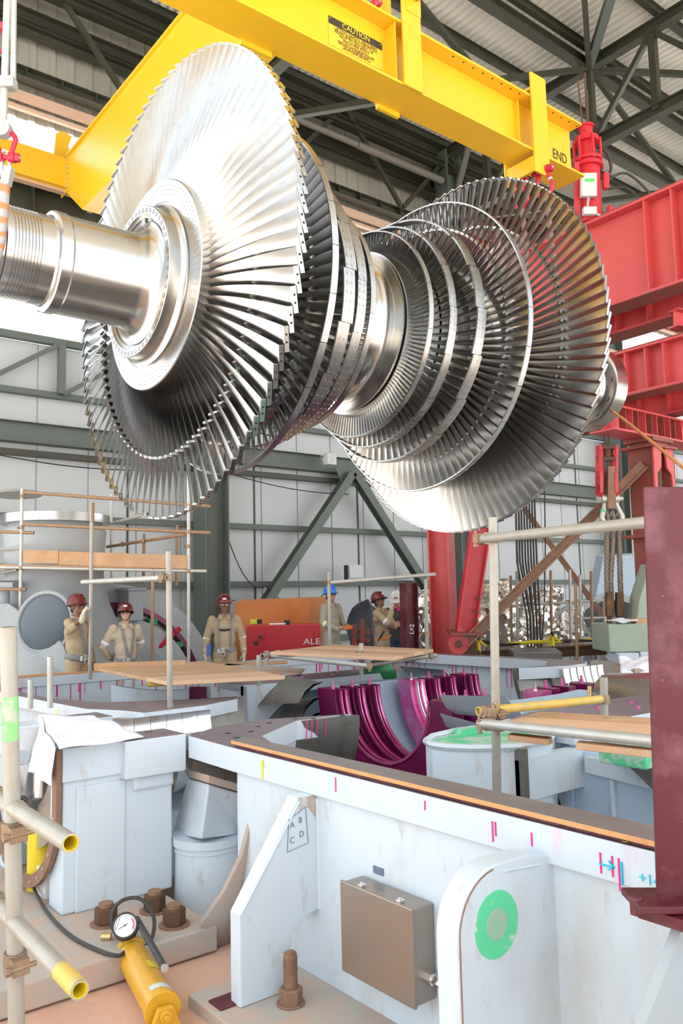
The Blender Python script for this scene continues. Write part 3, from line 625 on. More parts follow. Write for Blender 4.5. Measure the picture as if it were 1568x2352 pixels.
# long brown braces
b = MB(); p0 = P(1478, 1068, (pc-CP).dot(CF)-.2); p1 = P(1068, 1478, 12.6); b.ibeam(p0, p1, .15, .16, .02, .05); tag(b.build('raking_brace', M['rustbrown'], None, ang=0), 'long rusty brown brace slanting from the gantry post down to the red strut', 'brace')
b = MB(); q = P(1475, 1445, 14.5); b.bar(P(1190, 1150, 15.5), V((q.x+.1, q.y-.1, ZG)), .1, .1); tag(b.build('raking_brace', M['rustbrown'], None, ang=0), 'thin brown brace slanting down to the right behind the wire rope slings', 'brace')
# red tower leg and inclined strut
D = 13.2; ft = P(1022, 1502, D); tp = P(1008, 1180, D)
r_ = root('gantry_column', (ft.x, ft.y, ZG), 'thick scuffed red steel leg below the far bladed disc', 'post')
b = MB(); b.ibeam((ft.x, ft.y, ZG), (ft.x, ft.y, 5.75), .36, .34, .028, .02, up=V((.45, -.9, 0))); b.build('shaft', M['red'], r_, ang=0)
b = MB(); b.box((ft.x-.3, ft.y-.3, ZG), (ft.x+.3, ft.y+.3, ZG+.04)); b.build('base_plate', M['rustred'], r_, ang=0)
b = MB(); b.box((ft.x-.29, ft.y-.29, 5.75), (ft.x+.29, ft.y+.29, 5.79)); b.build('cap_plate', M['rustred'], r_, ang=0)
D = 12.7; p0 = P(1068, 1452, D); p1 = P(1108, 1180, D+.2)
r_ = root('inclined_strut', p0, 'bright red inclined strut with pinned foot beside the thick red leg', 'strut')
b = MB(); b.ibeam(p0, p1, .30, .30, .024, .02, up=CR); b.build('shaft', M['redclean'], r_, ang=0)
dd = (p1-p0).normalized(); b = MB(); b.obox(p0-dd*.0, (.52, .42, .04), (CR, CF, dd)); b.build('foot_plate', M['rustred'], r_, ang=0)
b = MB(); c = P(1052, 1478, D-.1); b.tube(c-CF*.05, c+CF*.05, .16, n=24); b.bar(c-dd*.02, p0, .26, .1, up=CF); b.build('pin_plate', M['red'], r_)
b = MB(); b.tube(c-CF*.09, c+CF*.09, .055, n=16); b.build('pin', M['rust'], r_)
c2 = P(1075, 1500, D); b = MB(); b.prism([c2+CR*.22-CU*.5, c2-CR*.3-CU*.5, c2-CR*.12+CU*.15, c2+CR*.12+CU*.2], CF*.06); b.build('ground_bracket', M['rust'], r_, ang=0)
for u, v_ in ((.1, .35), (.1, .55), (.1, .2)):
    b = MB(); b.hexnut(p0+dd*v_+CR*u-CF*.155, -CF, .03, .03); b.build('bolt', M['rust'], r_)
# strand jack on top of the upper gantry beam
jb = oX(1356, 512, 10.6); jb = V((10.62, jb.y, 7.24)); s_ = 1.0
r_ = root('strand_jack', jb, 'red hydraulic strand jack standing on the upper red gantry beam', 'jack')
pp = lambda a: jb+Z3*a
b = MB(); b.tube(pp(0), pp(.92), .175, n=24); b.tube(pp(0), pp(.04), .23, n=24); b.build('cylinder', M['redclean'], r_)
b = MB(); b.tube(pp(.92), pp(.98), .23, n=24); b.tube(pp(.98), pp(1.05), .17, n=24); b.tube(pp(1.02), pp(1.07), .22, n=24); b.build('collar', M['redclean'], r_)
b = MB(); b.tube(pp(1.07), pp(1.36), .12, n=20); b.tube(pp(1.34), pp(1.42), .19, n=20); b.tube(pp(1.42), pp(1.6), .1, n=16); b.tube(pp(1.6), pp(1.63), .13, n=16); b.build('upper_head', M['redclean'], r_)
for k in range(6):
    a = 2*pi*k/6; b = MB(); b.tube(pp(1.0)+V((.2*cos(a), .2*sin(a), 0)), pp(1.4)+V((.2*cos(a), .2*sin(a), 0)), .022, n=8); b.build('tie_rod', M['redclean'], r_)
for x, y, h in ((-.04, .03, 2.4), (.04, .0, 2.55), (.0, -.04, 2.2)):
    b = MB(); b.tube(pp(1.6)+V((x, y, 0)), pp(h)+V((x*1.6, y*1.6, 0)), .015, n=6); b.build('strand', M['rust'], r_)
b = MB(); fr = jb+Z3*.55-CF*.24-CR*.09; b.obox(fr, (.24, .1, .36), (CR, CF, CU)); bx = b.build('control_box', M['panelgrey'], r_, bevel=.015)
b = MB(); b.obox(fr-CF*.052+CU*.06, (.15, .004, .05), (CR, CF, CU)); b.build('sticker', paint('lime_sticker', (.10, .80, .12), .5), bx, ang=0)
b = MB(); b.obox(jb+Z3*.5-CF*.12-CR*.24, (.07, .05, .9), (CR, CF, CU)); b.build('guard_plate', M['redclean'], r_, ang=0)
b = MB(); b.obox(jb+Z3*.12-CF*.28-CR*.11, (.2, .1, .12), (CR, CF, CU)); b.build('sensor_box', M['panelgrey'], r_, bevel=.01)
for u, z_ in ((.26, .72), (.3, .18)):
    b = MB(); b.obox(jb+CR*u+Z3*z_, (.1, .1, .26), (CR, CF, CU)); b.build('lug', M['redclean'], r_, bevel=.02)
def hose(pts, r, name, mat, par=None, **k):
    pts = [V(p) for p in pts]; q = []
    for i in range(len(pts)-1):
        p0, p1, p2, p3 = pts[max(i-1, 0)], pts[i], pts[i+1], pts[min(i+2, len(pts)-1)]
        for j in range(6):
            t = j/6; q.append(.5*((2*p1)+(p2-p0)*t+(2*p0-5*p1+4*p2-p3)*t*t+(3*p1-p0-3*p2+p3)*t**3))
    q.append(pts[-1]); b = MB(); b.path(q, r, 8); o = b.build(name, M[mat], par); tag(o, **k); return o
hose([fr-CU*.18, fr-CU*.4-CF*.05, jb+CR*.18-CF*.3+Z3*.0], .02, 'cable', 'galv', r_)
hose([jb+CR*.15+Z3*1.3, jb+CR*.3+Z3*1.2, jb+CR*.36+Z3*.95, jb+CR*.3+Z3*.8], .025, 'hose', 'rubber', r_)
hose([jb+CR*.3+Z3*.75, jb+CR*.6+Z3*.85, jb+CR*.95+Z3*.5, jb+CR*1.1+Z3*.12], .02, 'hose', 'rubber', r_)
hose([jb+CR*.3+Z3*.6, jb+CR*.6+Z3*.6, jb+CR*.85+Z3*.3, jb+CR*.95+Z3*.05], .02, 'hose', 'rubber', r_)
# heavy rope sling set hanging right of the disc
D = 11.9; tp = P(1395, 985, D); dn_ = (P(1420, 1330, D)-P(1393, 1010, D)).normalized()
r_ = root('load_block', P(1393, 1120, D), 'bright red strand anchor block hanging below the far rotor coupling', 'lifting block')
for u in (-.03, .03):
    b = MB(); b.tube(P(1393, 880, D)+CR*u, P(1393, 1030, D)+CR*u, .014, n=6); b.build('strand', M['rust'], r_)
def side(u):
    b = MB(); c = P(1393, 1070, D)+CR*u; h = .30
    for k in (-.075, .075): b.bar(c+CF*k+CU*h, c+CF*k-CU*h*.5, .05, .05)
    for z_ in (h-.03, .13, -.1): b.bar(c-CF*.1+CU*z_, c+CF*.1+CU*z_, .05, .06)
    b.obox(c-CU*.24, (.05, .22, .30), (CR, CF, CU)); b.tube(c-CU*.36-CR*.025, c-CU*.36+CR*.025, .11, n=18)
    return b
for u in (-.11, .11): side(u).build('side_frame', M['redclean'], r_, ang=20, bevel=.004)
b = MB(); c = P(1393, 1070, D)
for z_ in (.27, .1): b.obox(c+CU*z_, (.24, .2, .05), (CR, CF, CU))
b.tube(c+CU*.1, c+CU*.3, .07, n=12); b.build('anchor_head', M['rust'], r_)
b = MB(); b.obox(P(1400, 1120, D), (.12, .2, .62), (CR, CF, CU)); tag(b.build('steel_link', M['rustbrown'], None, ang=0, bevel=.01), 'rusty flat steel link below the bright red strand anchor block', 'link')
shackle(P(1400, 1146, D), (0.05, -.05, -1), (-CR.x, -CR.y, 0), .21, M['galv'], 'shackle', 'grey steel bow shackle under the rusty link carrying the wire ropes')
for k, (xa, xb2) in enumerate(((1390, 1393), (1404, 1402), (1418, 1424))):
    b = MB(); b.path([P(xa-4, 1185, D), P(xa, 1172, D), P(xa+5, 1185, D), P(xa+3, 1240, D), P(xb2, 1330, D), P(xb2+2, 1415, D-.1)], .032, 10)
    # strands laid round the rope
    pts = [P(xa+5, 1185, D), P(xa+3, 1240, D), P(xb2, 1330, D), P(xb2+2, 1415, D-.1)]
    for j in range(5):
        q = []
        for i in range(40):
            t = i/39*3; s = min(int(t), 2); c = pts[s].lerp(pts[s+1], t-s); a = i*.9+2*pi*j/5; q.append(c+(CR*cos(a)+CF*sin(a))*.03)
        b.path(q, .012, 5)
    tag(b.build('wire_rope', M['wire'], None), ('leftmost', 'middle', 'rightmost')[k]+' of three thick wire ropes hanging from the grey shackle', 'wire rope', 'wire ropes under the grey shackle')
for k, xs in enumerate((1399, 1422)):
    b = MB(); b.obox(P(xs, 1388, D-.15), (.1, .1, .34), (CR, CF, CU)); b.tube(P(xs, 1410, D-.15), P(xs-2, 1475, D-.15), .035, n=10)
    tag(b.build('rope_socket', M['rust'], None, bevel=.01), 'rusty rope socket below the '+('left' if k == 0 else 'right')+' wire ropes', 'rope socket')
q = oX(1440, 955, 11.75); b = MB(); b.tube(V((q.x, q.y, 4.27)), P(1454, 1280, (q-CP).dot(CF)), .016, n=8); tag(b.build('white_rope', M['white'], None), 'thin pale rope hanging straight beside the wire rope slings', 'rope')
# ================================================================== LOWER CASING
ZF, TF, XM = .69, .14, 5.85
cs = root('lower_casing', (XM, YC, -2.0), 'pale blue lower turbine casing half with dye-stained machined joint flanges open in the pit', 'turbine casing')
def mY(p): return (p[0], 2*YC-p[1])
def mX(p): return (2*XM-p[0], p[1])
def plate(pts, z0, z1, name='joint_flange', mats=None, top=1, par=cs, bevel=.004):
    b = MB(); b.prism([(p[0], p[1], z0) for p in pts], (0, 0, z1-z0), top=top, bot=0); return b.build(name, mats or [M['casingpink'], M['flange']], par, ang=30, bevel=bevel)
zz = lambda x, y: tuple(oZ(x, y, ZF))[:2]
right = [(2.55, -.9), (2.55, 4.35), (2.57, 4.91), (2.91, 5.13), (3.33, 5.17), (3.94, 4.91), (3.45, 4.93), (2.91, 4.55), (2.80, 4.25), (2.80, -.9)]
plate(right, ZF-TF, ZF)
left = [zz(38, 1598), zz(197, 1628), zz(287, 1632), zz(330, 1637), zz(470, 1620), zz(545, 1605), zz(547, 1599), zz(440, 1606), zz(236, 1613), zz(108, 1603), zz(38, 1586), (2.75, 10.4), (2.5, 10.4)]
plate(left, ZF-.11, ZF)
plate([mX(p) for p in right], ZF-TF, ZF); plate([mX(mY(p)) for p in right], ZF-TF, ZF)
plate([(2.5, 10.4), (9.2, 10.4), (9.2, 10.62), (2.5, 10.62)], ZF-.12, ZF)
b = MB()
for p in [(2.66, y) for y in (3.2, 2.6, 2.0)]+[(2.75, 4.6), (2.8, 4.8), (2.95, 4.75), (3.1, 4.9), (3.25, 4.98), (3.6, 4.93), (3.85, 4.9), (2.7, 4.45), (3.5, 5.02)]:
    b.lathe([(0, .0001), (.0012, .022)], (p[0], p[1], ZF), Z3, 10)
b.build('bolt_holes', M['dark'], cs, ang=0)
# end and side walls
def wall(lo, hi, mat='casing', name='end_wall'):
    b = MB(); b.box(lo, hi); return b.build(name, M[mat], cs, ang=0, bevel=.006)
wall((2.58, -.9, -2), (2.66, 4.32, ZF-TF)); wall((2.62, 7.1, -2), (2.7, 10.45, ZF-.11)); wall((9.04, -.9, -2), (9.12, 4.32, ZF-TF)); wall((9.04, 7.1, -2), (9.12, 10.45, ZF-TF))
wall((2.6, 10.42, -2), (9.1, 10.5, ZF-.1), 'casing', 'side_wall')
for x in (4.5, 6.4, 8.2): wall((x, 10.30, -2), (x+.06, 10.42, ZF-.13), 'casing', 'side_rib')
wall((2.6, 4.32, -2), (3.35, 4.38, -.2), 'casing', 'bay_wall')
# conical shaft housing (lower half) with machined flow guide
LO = dict(n=40, a0=pi, a1=2*pi, closed=True)
for sgn in (0, 1):
    fx = (lambda x: x) if sgn == 0 else (lambda x: 2*XM-x)
    b = MB(); b.lathe([(fx(2.85), 1.19), (fx(2.91), 1.13), (fx(3.45), .75), (fx(3.45), .70), (fx(2.85), 1.12)], (0, YC, ZF-.02), X3, **LO); b.build('cone_housing', M['casingpink'], cs)
    b = MB(); b.lathe([(fx(3.45), .75), (fx(3.6), .765), (fx(3.8), .80), (fx(3.95), .86), (fx(3.95), .80), (fx(3.7), .73), (fx(3.45), .70)], (0, YC, ZF-.005), X3, **LO); b.build('flow_guide', M['darksteel'], cs)
    b = MB(); b.lathe([(fx(2.6), .62), (fx(3.44), .62)]+[(fx(3.44-.14*k-d_), r_g) for k in range(6) for d_, r_g in ((0, .50), (.115, .50), (.118, .515), (.137, .515))], (0, YC, ZF-.03), X3, **LO); b.build('gland_housing', M['chrome'] if sgn == 0 else M['steel'], cs, ang=20)
# inner casing: shell, flanges, outer vane ring
b = MB(); b.lathe([(5.2, .98), (5.6, 1.06), (6.1, 1.06), (6.5, .98), (6.5, 1.1), (5.85, 1.2), (5.2, 1.1)], (0, YC, ZF-.02), X3, **LO); b.build('inner_shell', M['casing2'], cs)
for fx in ((lambda x: x), (lambda x: 2*XM-x)):
    b = MB(); b.lathe([(fx(4.55), 1.72), (fx(4.95), 1.66), (fx(4.95), 1.80), (fx(4.55), 1.84)], (0, YC, ZF-.02), X3, **LO); b.build('vane_outer_ring', M['casing'], cs)
for my in ((lambda p: p), mY):
    plate([my(p) for p in ((4.55, 3.35), (7.2, 3.35), (7.2, 3.86), (6.9, 4.0), (4.9, 4.0), (4.55, 3.9))], ZF-.12, ZF-.005, 'inner_flange')
    y0, y1 = sorted((my((0, 3.42))[1], my((0, 3.5))[1])); wall((4.6, y0, -1.6), (7.1, y1, ZF-.125), 'casing2', 'inner_wall')
    for k in range(11):
        p = my((4.75+k*.22, 3.55+(k % 2)*.2)); MB().tube((p[0], p[1], ZF-.01), (p[0], p[1], ZF+.012), .02, n=10).build('flange_bolt', M['pinkmetal'], cs)
wall((4.55, 3.86, -1.2), (4.62, 4.0, ZF-.12), 'casing2', 'inner_end'); 
# guide vanes, each one a part
b = MB(); rr0, rr1 = .97, 1.68
def vane(side):
    b = MB(); blade(b, V((4.84 if side == 1 else 2*XM-4.84, YC, ZF)), pi, rr0, rr1, .36, .46, 30, 36, .02, side, ns=5, camb=.12, wide=3); return b
NV = 22
for side in (1, -1):
    base = vane(side).build('guide_vane', M['darksteel'] if side == 1 else M['steel'], cs, org=(0, 0, 0))
    # re-centre on the turbine axis so that copies turn about it
    c = V((4.84 if side == 1 else 2*XM-4.84, YC, ZF)); base.data.transform(Matrix.Translation(ORG[cs.name]-c)); base.location = c-ORG[cs.name]
    for k in range(1, NV):
        o = base.copy(); COL.objects.link(o); o.parent = cs; o.rotation_euler = (pi*k/(NV-1)*.985, 0, 0)
sil = None
for o in list(cs.children):
    if o.name.startswith('guide_vane') and o.rotation_euler.x < 1.2:
        if sil is None: sil = o.data.copy(); sil.materials[0] = M['vane']
        o.data = sil if abs(o.location.x-(4.84-XM)) < .2 else o.data
# white inner exhaust walls on the right
wall((4.62, -.9, -2), (4.70, 3.42, .50), 'casing2', 'exhaust_wall')
b = MB(); b.prism([(4.58, 3.3, .40), (4.58, 3.3, .5), (4.58, 1.0, .5), (4.58, 1.0, -.30), (4.58, 2.2, .22), (4.58, 2.75, .36)], (.05, 0, 0)); b.build('stiffening_plate', M['casing'], cs, ang=0, bevel=.004)
for y in (3.1, 2.72):
    b = MB(); b.box((4.59, y, -2), (4.63, y+.03, .38)); b.build('weld_rib', M['casing'], cs, ang=0, bevel=.01)
b = MB(); b.box((3.98, 3.30, .28), (4.02, 3.42, .62)); b.build('edge_strip', M['darksteel'], cs, ang=0)
b = MB(); b.box((3.98, 3.34, .30), (4.62, 3.42, .55)); b.build('tie_plate', M['casing'], cs, ang=0)
# rounded box with mint green top
pts = [(4.00, 3.36), (3.88, 3.43), (3.76, 3.54), (3.69, 3.66), (3.68, 3.78), (3.74, 3.90), (3.90, 4.0), (4.2, 4.05), (4.5, 3.95), (4.55, 3.5), (4.3, 3.36)]
b = MB(); b.prism([(x, y, -1.4) for x, y in pts], (0, 0, 2.02)); cbx = b.build('column_box', M['casing'], cs, ang=30, bevel=.01)
q = V((4.1, 3.7, 0)); b = MB(); b.prism([(q.x+(x-q.x)*.9, q.y+(y-q.y)*.9, .622) for x, y in pts], (0, 0, .004)); b.build('pale_lid', M['mint'], cbx, ang=0)
b = MB(); b.path([(x, y, .63) for x, y in pts], .022, 6, closed=True); b.build('rim', M['casing'], cbx)
b = MB(); b.box((3.93, 3.38, .60), (4.06, 3.50, .64)); b.box((4.1, 3.9, .62), (4.3, 4.0, .66)); b.build('green_block', M['mint'], cbx, ang=0, bevel=.004)
q = oX(1440, 1735, 4.45); b = MB(); b.box((4.4, q.y-.15, q.z-.06), (4.62, q.y+.17, q.z+.08)); b.build('green_block', M['mint'], cs, ang=0, bevel=.01)
b = MB(); b.prism([(4.5, q.y+.02, q.z-.08), (4.5, q.y-.35, q.z-.05), (4.5, q.y-.8, q.z-.42), (4.5, q.y-.6, q.z-.55)], (.1, 0, 0)); b.build('dark_hatch', M['darksteel'], cs, ang=0)
# far side inner plates
for a_, c_, z1_ in (((255, 1573), (478, 1577), 0), ((505, 1580), (610, 1572), 0)):
    A_, C_ = oZ(*a_, ZF-.02), oZ(*c_, ZF-.02); n = 8; pts = [A_.lerp(C_, i/n)-Z3*.05*4*(i/n)*(1-i/n) for i in range(n+1)]
    b = MB(); b.prism(pts+[C_-Z3*1.6, A_-Z3*1.6], (C_-A_).cross(Z3).normalized()*-.05); b.build('inner_plate', M['casing'], cs, ang=30, bevel=.006)
A_, C_ = oZ(436, 1577, ZF-.02), oZ(474, 1577, ZF-.02); b = MB(); b.prism([A_, C_, C_-Z3*.28, A_-Z3*.28], (C_-A_).cross(Z3).normalized()*.02); b.build('dyed_pad', M['magenta'], cs, ang=0)
# gusset foot, lifting lug
YG = 3.52
b = MB(); pts = [(2.46, .55), (2.60, .55), (2.60, -.02), (2.55, -.03)] + [(2.40+.15*cos(a), -.18+.15*sin(a)) for a in [pi/2-0-pi/2*0+i*pi/16 for i in range(0, 0)]] + [(2.49, -.045), (2.44, -.075), (2.41, -.12), (2.40, -.2), (2.40, -.36), (2.11, -.36), (2.11, .06)]
b.prism([(x, YG, z) for x, z in pts], (0, .09, 0)); gus = b.build('gusset_foot', M['casing'], cs, ang=0, bevel=.008)
b = MB(); b.path([(2.59, YG-.005, .53), (2.59, YG-.005, -.02)], .018, 8); b.path([(2.47, YG-.002, .53), (2.115, YG-.002, .06)], .005, 6); b.build('weld_bead', M['casing'], gus)
b = MB(); b.prism([(2.462, YG-.0012, .548), (2.60, YG-.0012, .548), (2.60, YG-.0012, .40), (2.585, YG-.0012, .36), (2.565, YG-.0012, .44), (2.53, YG-.0012, .485), (2.50, YG-.0012, .50), (2.47, YG-.0012, .47)], (0, .001, 0)); b.build('rust_stain', M['ruststain'], gus, ang=0)
g = V((2.402, YG-.003, .452)); ms = .002
b = MB(); b.path([g, g+V((.105, 0, .045)), g+V((.118, 0, -.135)), g+V((-.012, 0, -.155))], ms, 5, closed=True); b.build('ink_frame', M['ink'], gus)
for t_, dx, dz in (('A', .022, -.03), ('B', .072, -.015), ('C', .02, -.105), ('D', .078, -.085)): text(t_, g+V((dx, .001, dz)), X3, Z3, .042, M['ink'], gus, 'ink_letter', depth=.0004)
YL = 2.02
cx_, cz_ = 2.26, .40
arc = [(cx_+.21*cos(a), cz_+.21*sin(a)) for a in [pi/2+i*pi/2/8 for i in range(9)]]
b = MB(); b.prism([(x, YL, z) for x, z in [(2.62, .56), (2.45, .605)]+arc+[(2.05, -.36), (2.62, -.36)]], (0, .10, 0)); lug = b.build('lifting_lug', M['casing'], cs, ang=30, bevel=.006)
b = MB(); b.lathe([(.0, .001), (.001, .0015), (.002, .112), (0, .113)], (2.25, YL, .41), -Y3, 40); b.build('mint_ring', M['greenspot'], lug, ang=20)
b = MB(); b.lathe([(.002, .0001), (.0035, .05), (.0035, .052), (.002, .054)], (2.25, YL, .41), -Y3, 32); b.build('plugged_hole', M['plug'], lug, ang=20)
b = MB(); b.path([(2.60, YL-.004, .54), (2.60, YL-.004, -.36)], .02, 8); b.path([(2.50, YL-.002, .56), (2.40, YL-.002, .57), (2.3, YL-.002, .58)], .006, 6); b.build('weld_bead', M['casing'], lug)
b = MB(); b.path([(cx_+.197*cos(a), YL-.0005, cz_+.197*sin(a)) for a in [radians(95+10*k) for k in range(9)]]+[(2.063, YL-.0005, .3), (2.063, YL-.0005, .1)], .003, 5); b.build('rust_line', M['rustbrown'], lug)
q0, q1 = oY(1580, 2095, 1.32), oY(1480, 2360, 1.32); b = MB(); b.prism([(q0.x, 1.32, q0.z), (q1.x, 1.32, q1.z), (q1.x, 1.32, q1.z-.3), (q0.x+.3, 1.32, q1.z-.3), (q0.x+.3, 1.32, q0.z)], (0, .03, 0)); b.build('gusset_foot', M['greybody'], cs, ang=0)
b = MB(); b.box((1.99, 1.0, -.50), (2.75, 3.82, -.36)); b.build('foot_plate', M['basegrey'], cs, ang=0, bevel=.008)
# dye runs and marker strokes on the joint face
b = MB()
for x, y, h in ((1130, 1898, .06), (1137, 1900, .035), (1220, 1925, .03), (1378, 1972, .05), (1405, 1980, .05), (1420, 1985, .09), (975, 1850, .02), (770, 1795, .05)):
    p = oX(x, y, 2.547); b.box((2.546, p.y-.003, p.z-h), (2.549, p.y+.003, p.z+.02))
for k in range(9):
    p = oX(720+k*8+random.uniform(-4, 4), 1652, 3.4); 
b.build('dye_runs', M['pink'], cs, ang=0)
for th in (188, 192, 196, 203, 216, 219):
    a = radians(th); b = MB(); x = 3.5+(th-186)*.011; h = .12+.1*random.random(); r_g = .775
    b.path([(x, YC+(r_g+.035*(x-3.45))*cos(pi+s), ZF-.005+(r_g+.03*(x-3.45))*sin(pi+s)) for s in [i*h/5 for i in range(6)]], .004, 5); b.build('dye_run', M['pink'], cs)
b = MB()
for k in range(46):
    x = random.uniform(3, 9); h = random.uniform(.05, .3); w_ = random.uniform(.006, .02); b.box((x, 10.415, ZF-.12-h), (x+w_, 10.4195, ZF-.12))
    y = random.uniform(7.2, 10.2) if k % 2 else random.uniform(1, 4.2); b.box((9.036, y, ZF-.14-h), (9.0395, y+w_, ZF-.14))
    x = random.uniform(4.7, 7.0); b.box((x, 2*YC-3.415, ZF-.14-h), (x+w_, 2*YC-3.4, ZF-.125))
b.build('dye_drips', M['pink'], cs, ang=0)['kind'] = 'stuff'
p = oX(603, 1790, 2.546); b = MB(); b.bar(p, p+Z3*.085, .005, .01, up=X3); b.prism([p+V((0, .016, .075)), p+V((0, -.016, .075)), p+V((0, 0, .11))], (-.003, 0, 0)); b.build('yellow_arrow', M['yellowmark'], cs, ang=0)
p = oX(1410, 1993, 2.546); b = MB(); b.bar(p+Y3*.06-Z3*0, p, .004, .008, up=X3); b.bar(p, p+V((0, .02, .018)), .004, .008, up=X3); b.bar(p, p+V((0, .025, -.012)), .004, .008, up=X3); b.bar(p+V((0, -.03, .025)), p+V((0, -.03, -.05)), .004, .010, up=X3); b.build('cyan_arrow', M['cyan'], cs, ang=0)
text('+14', oX(1490, 2022, 2.546), -Y3, Z3, .05, M['cyan'], cs, 'cyan_mark', depth=.0006)
q = oX(133, 1622, 2.52); q.x = zz(133, 1618)[0]-.03
text('01', V((q.x, q.y, ZF-.065)), -Y3, Z3, .09, M['yellowmark'], cs, 'yellow_mark', depth=.001)
text('5', oX(1440, 1943, 2.56)+Z3*.016, -Y3, X3, .05, M['signyel'], cs, 'chalk_mark', depth=.0005)
# gland pipe bay seen between pedestal and foot
D = 5.25; b = MB(); t0 = [P(430, 1788, D+.3), P(478, 1800, D-.1), P(580, 1832, D+.1), P(540, 1775, D+.5)]; t1 = [P(395, 1915, D+.3), P(462, 1928, D-.15), P(560, 1915, D+.15), P(520, 1890, D+.5)]
b.add(t0+t1, [(0, 1, 2, 3), (7, 6, 5, 4), (0, 4, 5, 1), (1, 5, 6, 2), (2, 6, 7, 3), (3, 7, 4, 0)]); b.build('gland_box', M['casing'], cs, ang=0, bevel=.012)
b = MB(); t0 = [P(430, 1768, D+.3), P(478, 1780, D-.15), P(588, 1812, D+.05), P(545, 1758, D+.5)]; b.prism(t0[::-1], -Z3*.05); b.build('gland_top', M['basegrey'], cs, ang=0, bevel=.006)
b = MB(); c = P(478, 1912, D+.15); b.tube(c-Z3*.03, c-Z3*.8, .225, n=36); b.tube(c, c-Z3*.05, .24, n=36); b.tube(c-Z3*.07, c-Z3*.085, .232, n=36); b.build('gland_pipe', M['casing'], cs)
e0 = [P(*q) for q in ((592, 1795, 4.75), (582, 1880, 4.72), (556, 1970, 4.68), (516, 2050, 4.62), (462, 2125, 4.55))]; e1 = [P(*q) for q in ((640, 1790, 4.95), (628, 1900, 4.92), (600, 2000, 4.86), (565, 2100, 4.8), (515, 2190, 4.7))]
b = MB(); b.add(e0+e1, [(i, i+1, i+6, i+5) for i in range(4)]); o = b.build('curved_seal_plate', M['basegrey'], cs, recalc=False); sm = o.modifiers.new('t', 'SOLIDIFY'); sm.thickness = .03
# ================================================================== DYED HALF DIAPHRAGMS
def half_ring(prof, lab, mats, extra=None):
    r = root('diaphragm', (prof[0][0], YC, ZF-.8), lab, 'diaphragm', None)
    b = MB(); b.lathe(prof, (0, YC, ZF), X3, n=48, a0=pi, a1=2*pi, closed=True); b.build('half_ring', mats[0], r, ang=25)
    x0 = min(p[0] for p in prof); x1 = max(p[0] for p in prof); ri = min(p[1] for p in prof); ro = max(p[1] for p in prof)
    for k, (dx, w_) in enumerate(((.25, .012), (.6, .02))):
        x = x0+(x1-x0)*dx; b = MB(); b.lathe([(x, ri-.012), (x+w_, ri-.012), (x+w_, ri+.01), (x, ri+.01)], (0, YC, ZF-.004), X3, n=48, a0=pi+.01, a1=2*pi-.01, closed=True); b.build('seal_strip', mats[1], r, ang=25)
    for s in (-1, 1):
        b = MB(); y = YC+s*(ri+ro)/2; x = (x0+x1)/2; b.tube((x, y, ZF), (x, y, ZF+.035), .018, n=12); b.tube((x, y, ZF+.035), (x, y, ZF+.07), .012, n=10); b.build('dowel', mats[1], r)
    return r
def prof(x0, x1, ri, ro): return [(x0, ri+.06), (x0, ro), (x1, ro), (x1, ri), (x0+(x1-x0)*.55, ri), (x0+(x1-x0)*.55, ri+.03), (x0+(x1-x0)*.3, ri+.03), (x0+(x1-x0)*.3, ri+.06)]
mp = (M['magenta'], M['pinkmetal'])
half_ring(prof(4.88, 5.02, .60, .92), 'magenta dyed half diaphragm nearest the curved dark flow guide, largest of the row', mp)
half_ring(prof(5.14, 5.26, .64, .90), 'magenta dyed half diaphragm second behind the dark flow guide', mp)
half_ring(prof(5.38, 5.48, .67, .88), 'magenta dyed half diaphragm third behind the dark flow guide, before the pale blue shell', mp)
half_ring(prof(5.98, 6.14, .70, .95), 'bright pink half diaphragm just beyond the pale blue shell of the inner casing', (M['pinkmetal'], M['chrome']))
half_ring(prof(6.22, 6.33, .66, .90), 'magenta dyed half diaphragm just beyond the bright pink one', mp)
half_ring(prof(6.46, 6.57, .66, .90), 'magenta dyed half diaphragm next to last before the far casing end', mp)
half_ring(prof(6.74, 6.92, .64, .92), 'magenta dyed half diaphragm farthest along the casing', mp)
# ================================================================== BEARING PEDESTAL
pd = root('bearing_pedestal', (2.1, YC, -.27), 'pale blue bearing pedestal half on a dusty base plate left of the casing end', 'bearing pedestal')
pc_ = oZ(500, 2124, -.27)
b = MB(); b.box((-.3, pc_.y, -.41), (pc_.x, 2*YC-pc_.y, -.27)); b.build('base_plate', M['basegrey'], pd, ang=0, bevel=.012)
def both(f, name, mat, **k):
    for s in (0, 1):
        b = MB(); f(b)
        if s: b.v = [V((q.x, 2*YC-q.y, q.z)) for q in b.v]
        o = b.build(name, mat, pd, **k)
both(lambda b: b.box((1.78, 5.0, -.27), (2.50, 5.22, .69)), 'side_wall', M['casing'], ang=0, bevel=.012)
both(lambda b: b.box((1.77, 4.975, .50), (2.16, 5.23, .70)), 'top_rail', M['casing'], ang=0, bevel=.006)
both(lambda b: b.prism([(2.14, 4.92, .47), (2.56, 4.92, .47), (2.56, 5.25, .47), (2.14, 5.25, .47)], (0, 0, .235), top=1), 'joint_block', [M['casingpink'], M['flange']], ang=0, bevel=.008)
both(lambda b: (b.box((1.86, 4.985, -.27), (2.17, 5.0, .46)), ), 'panel', M['casing'], ang=0, bevel=.01)
both(lambda b: b.prism([(2.2, 4.94, .47), (2.2, 5.0, .40), (2.54, 5.0, .40), (2.54, 4.94, .47)][::-1], (0, 0, .004)) if False else b.box((2.22, 4.97, .38), (2.50, 5.01, .47)), 'haunch', M['casing'], ang=0, bevel=.02)
b = MB()
for x, y in ((2.25, 5.05), (2.4, 5.15), (2.47, 5.02), (2.3, 5.18)): b.tube((x, y, .705), (x, y, .712), .025, n=12)
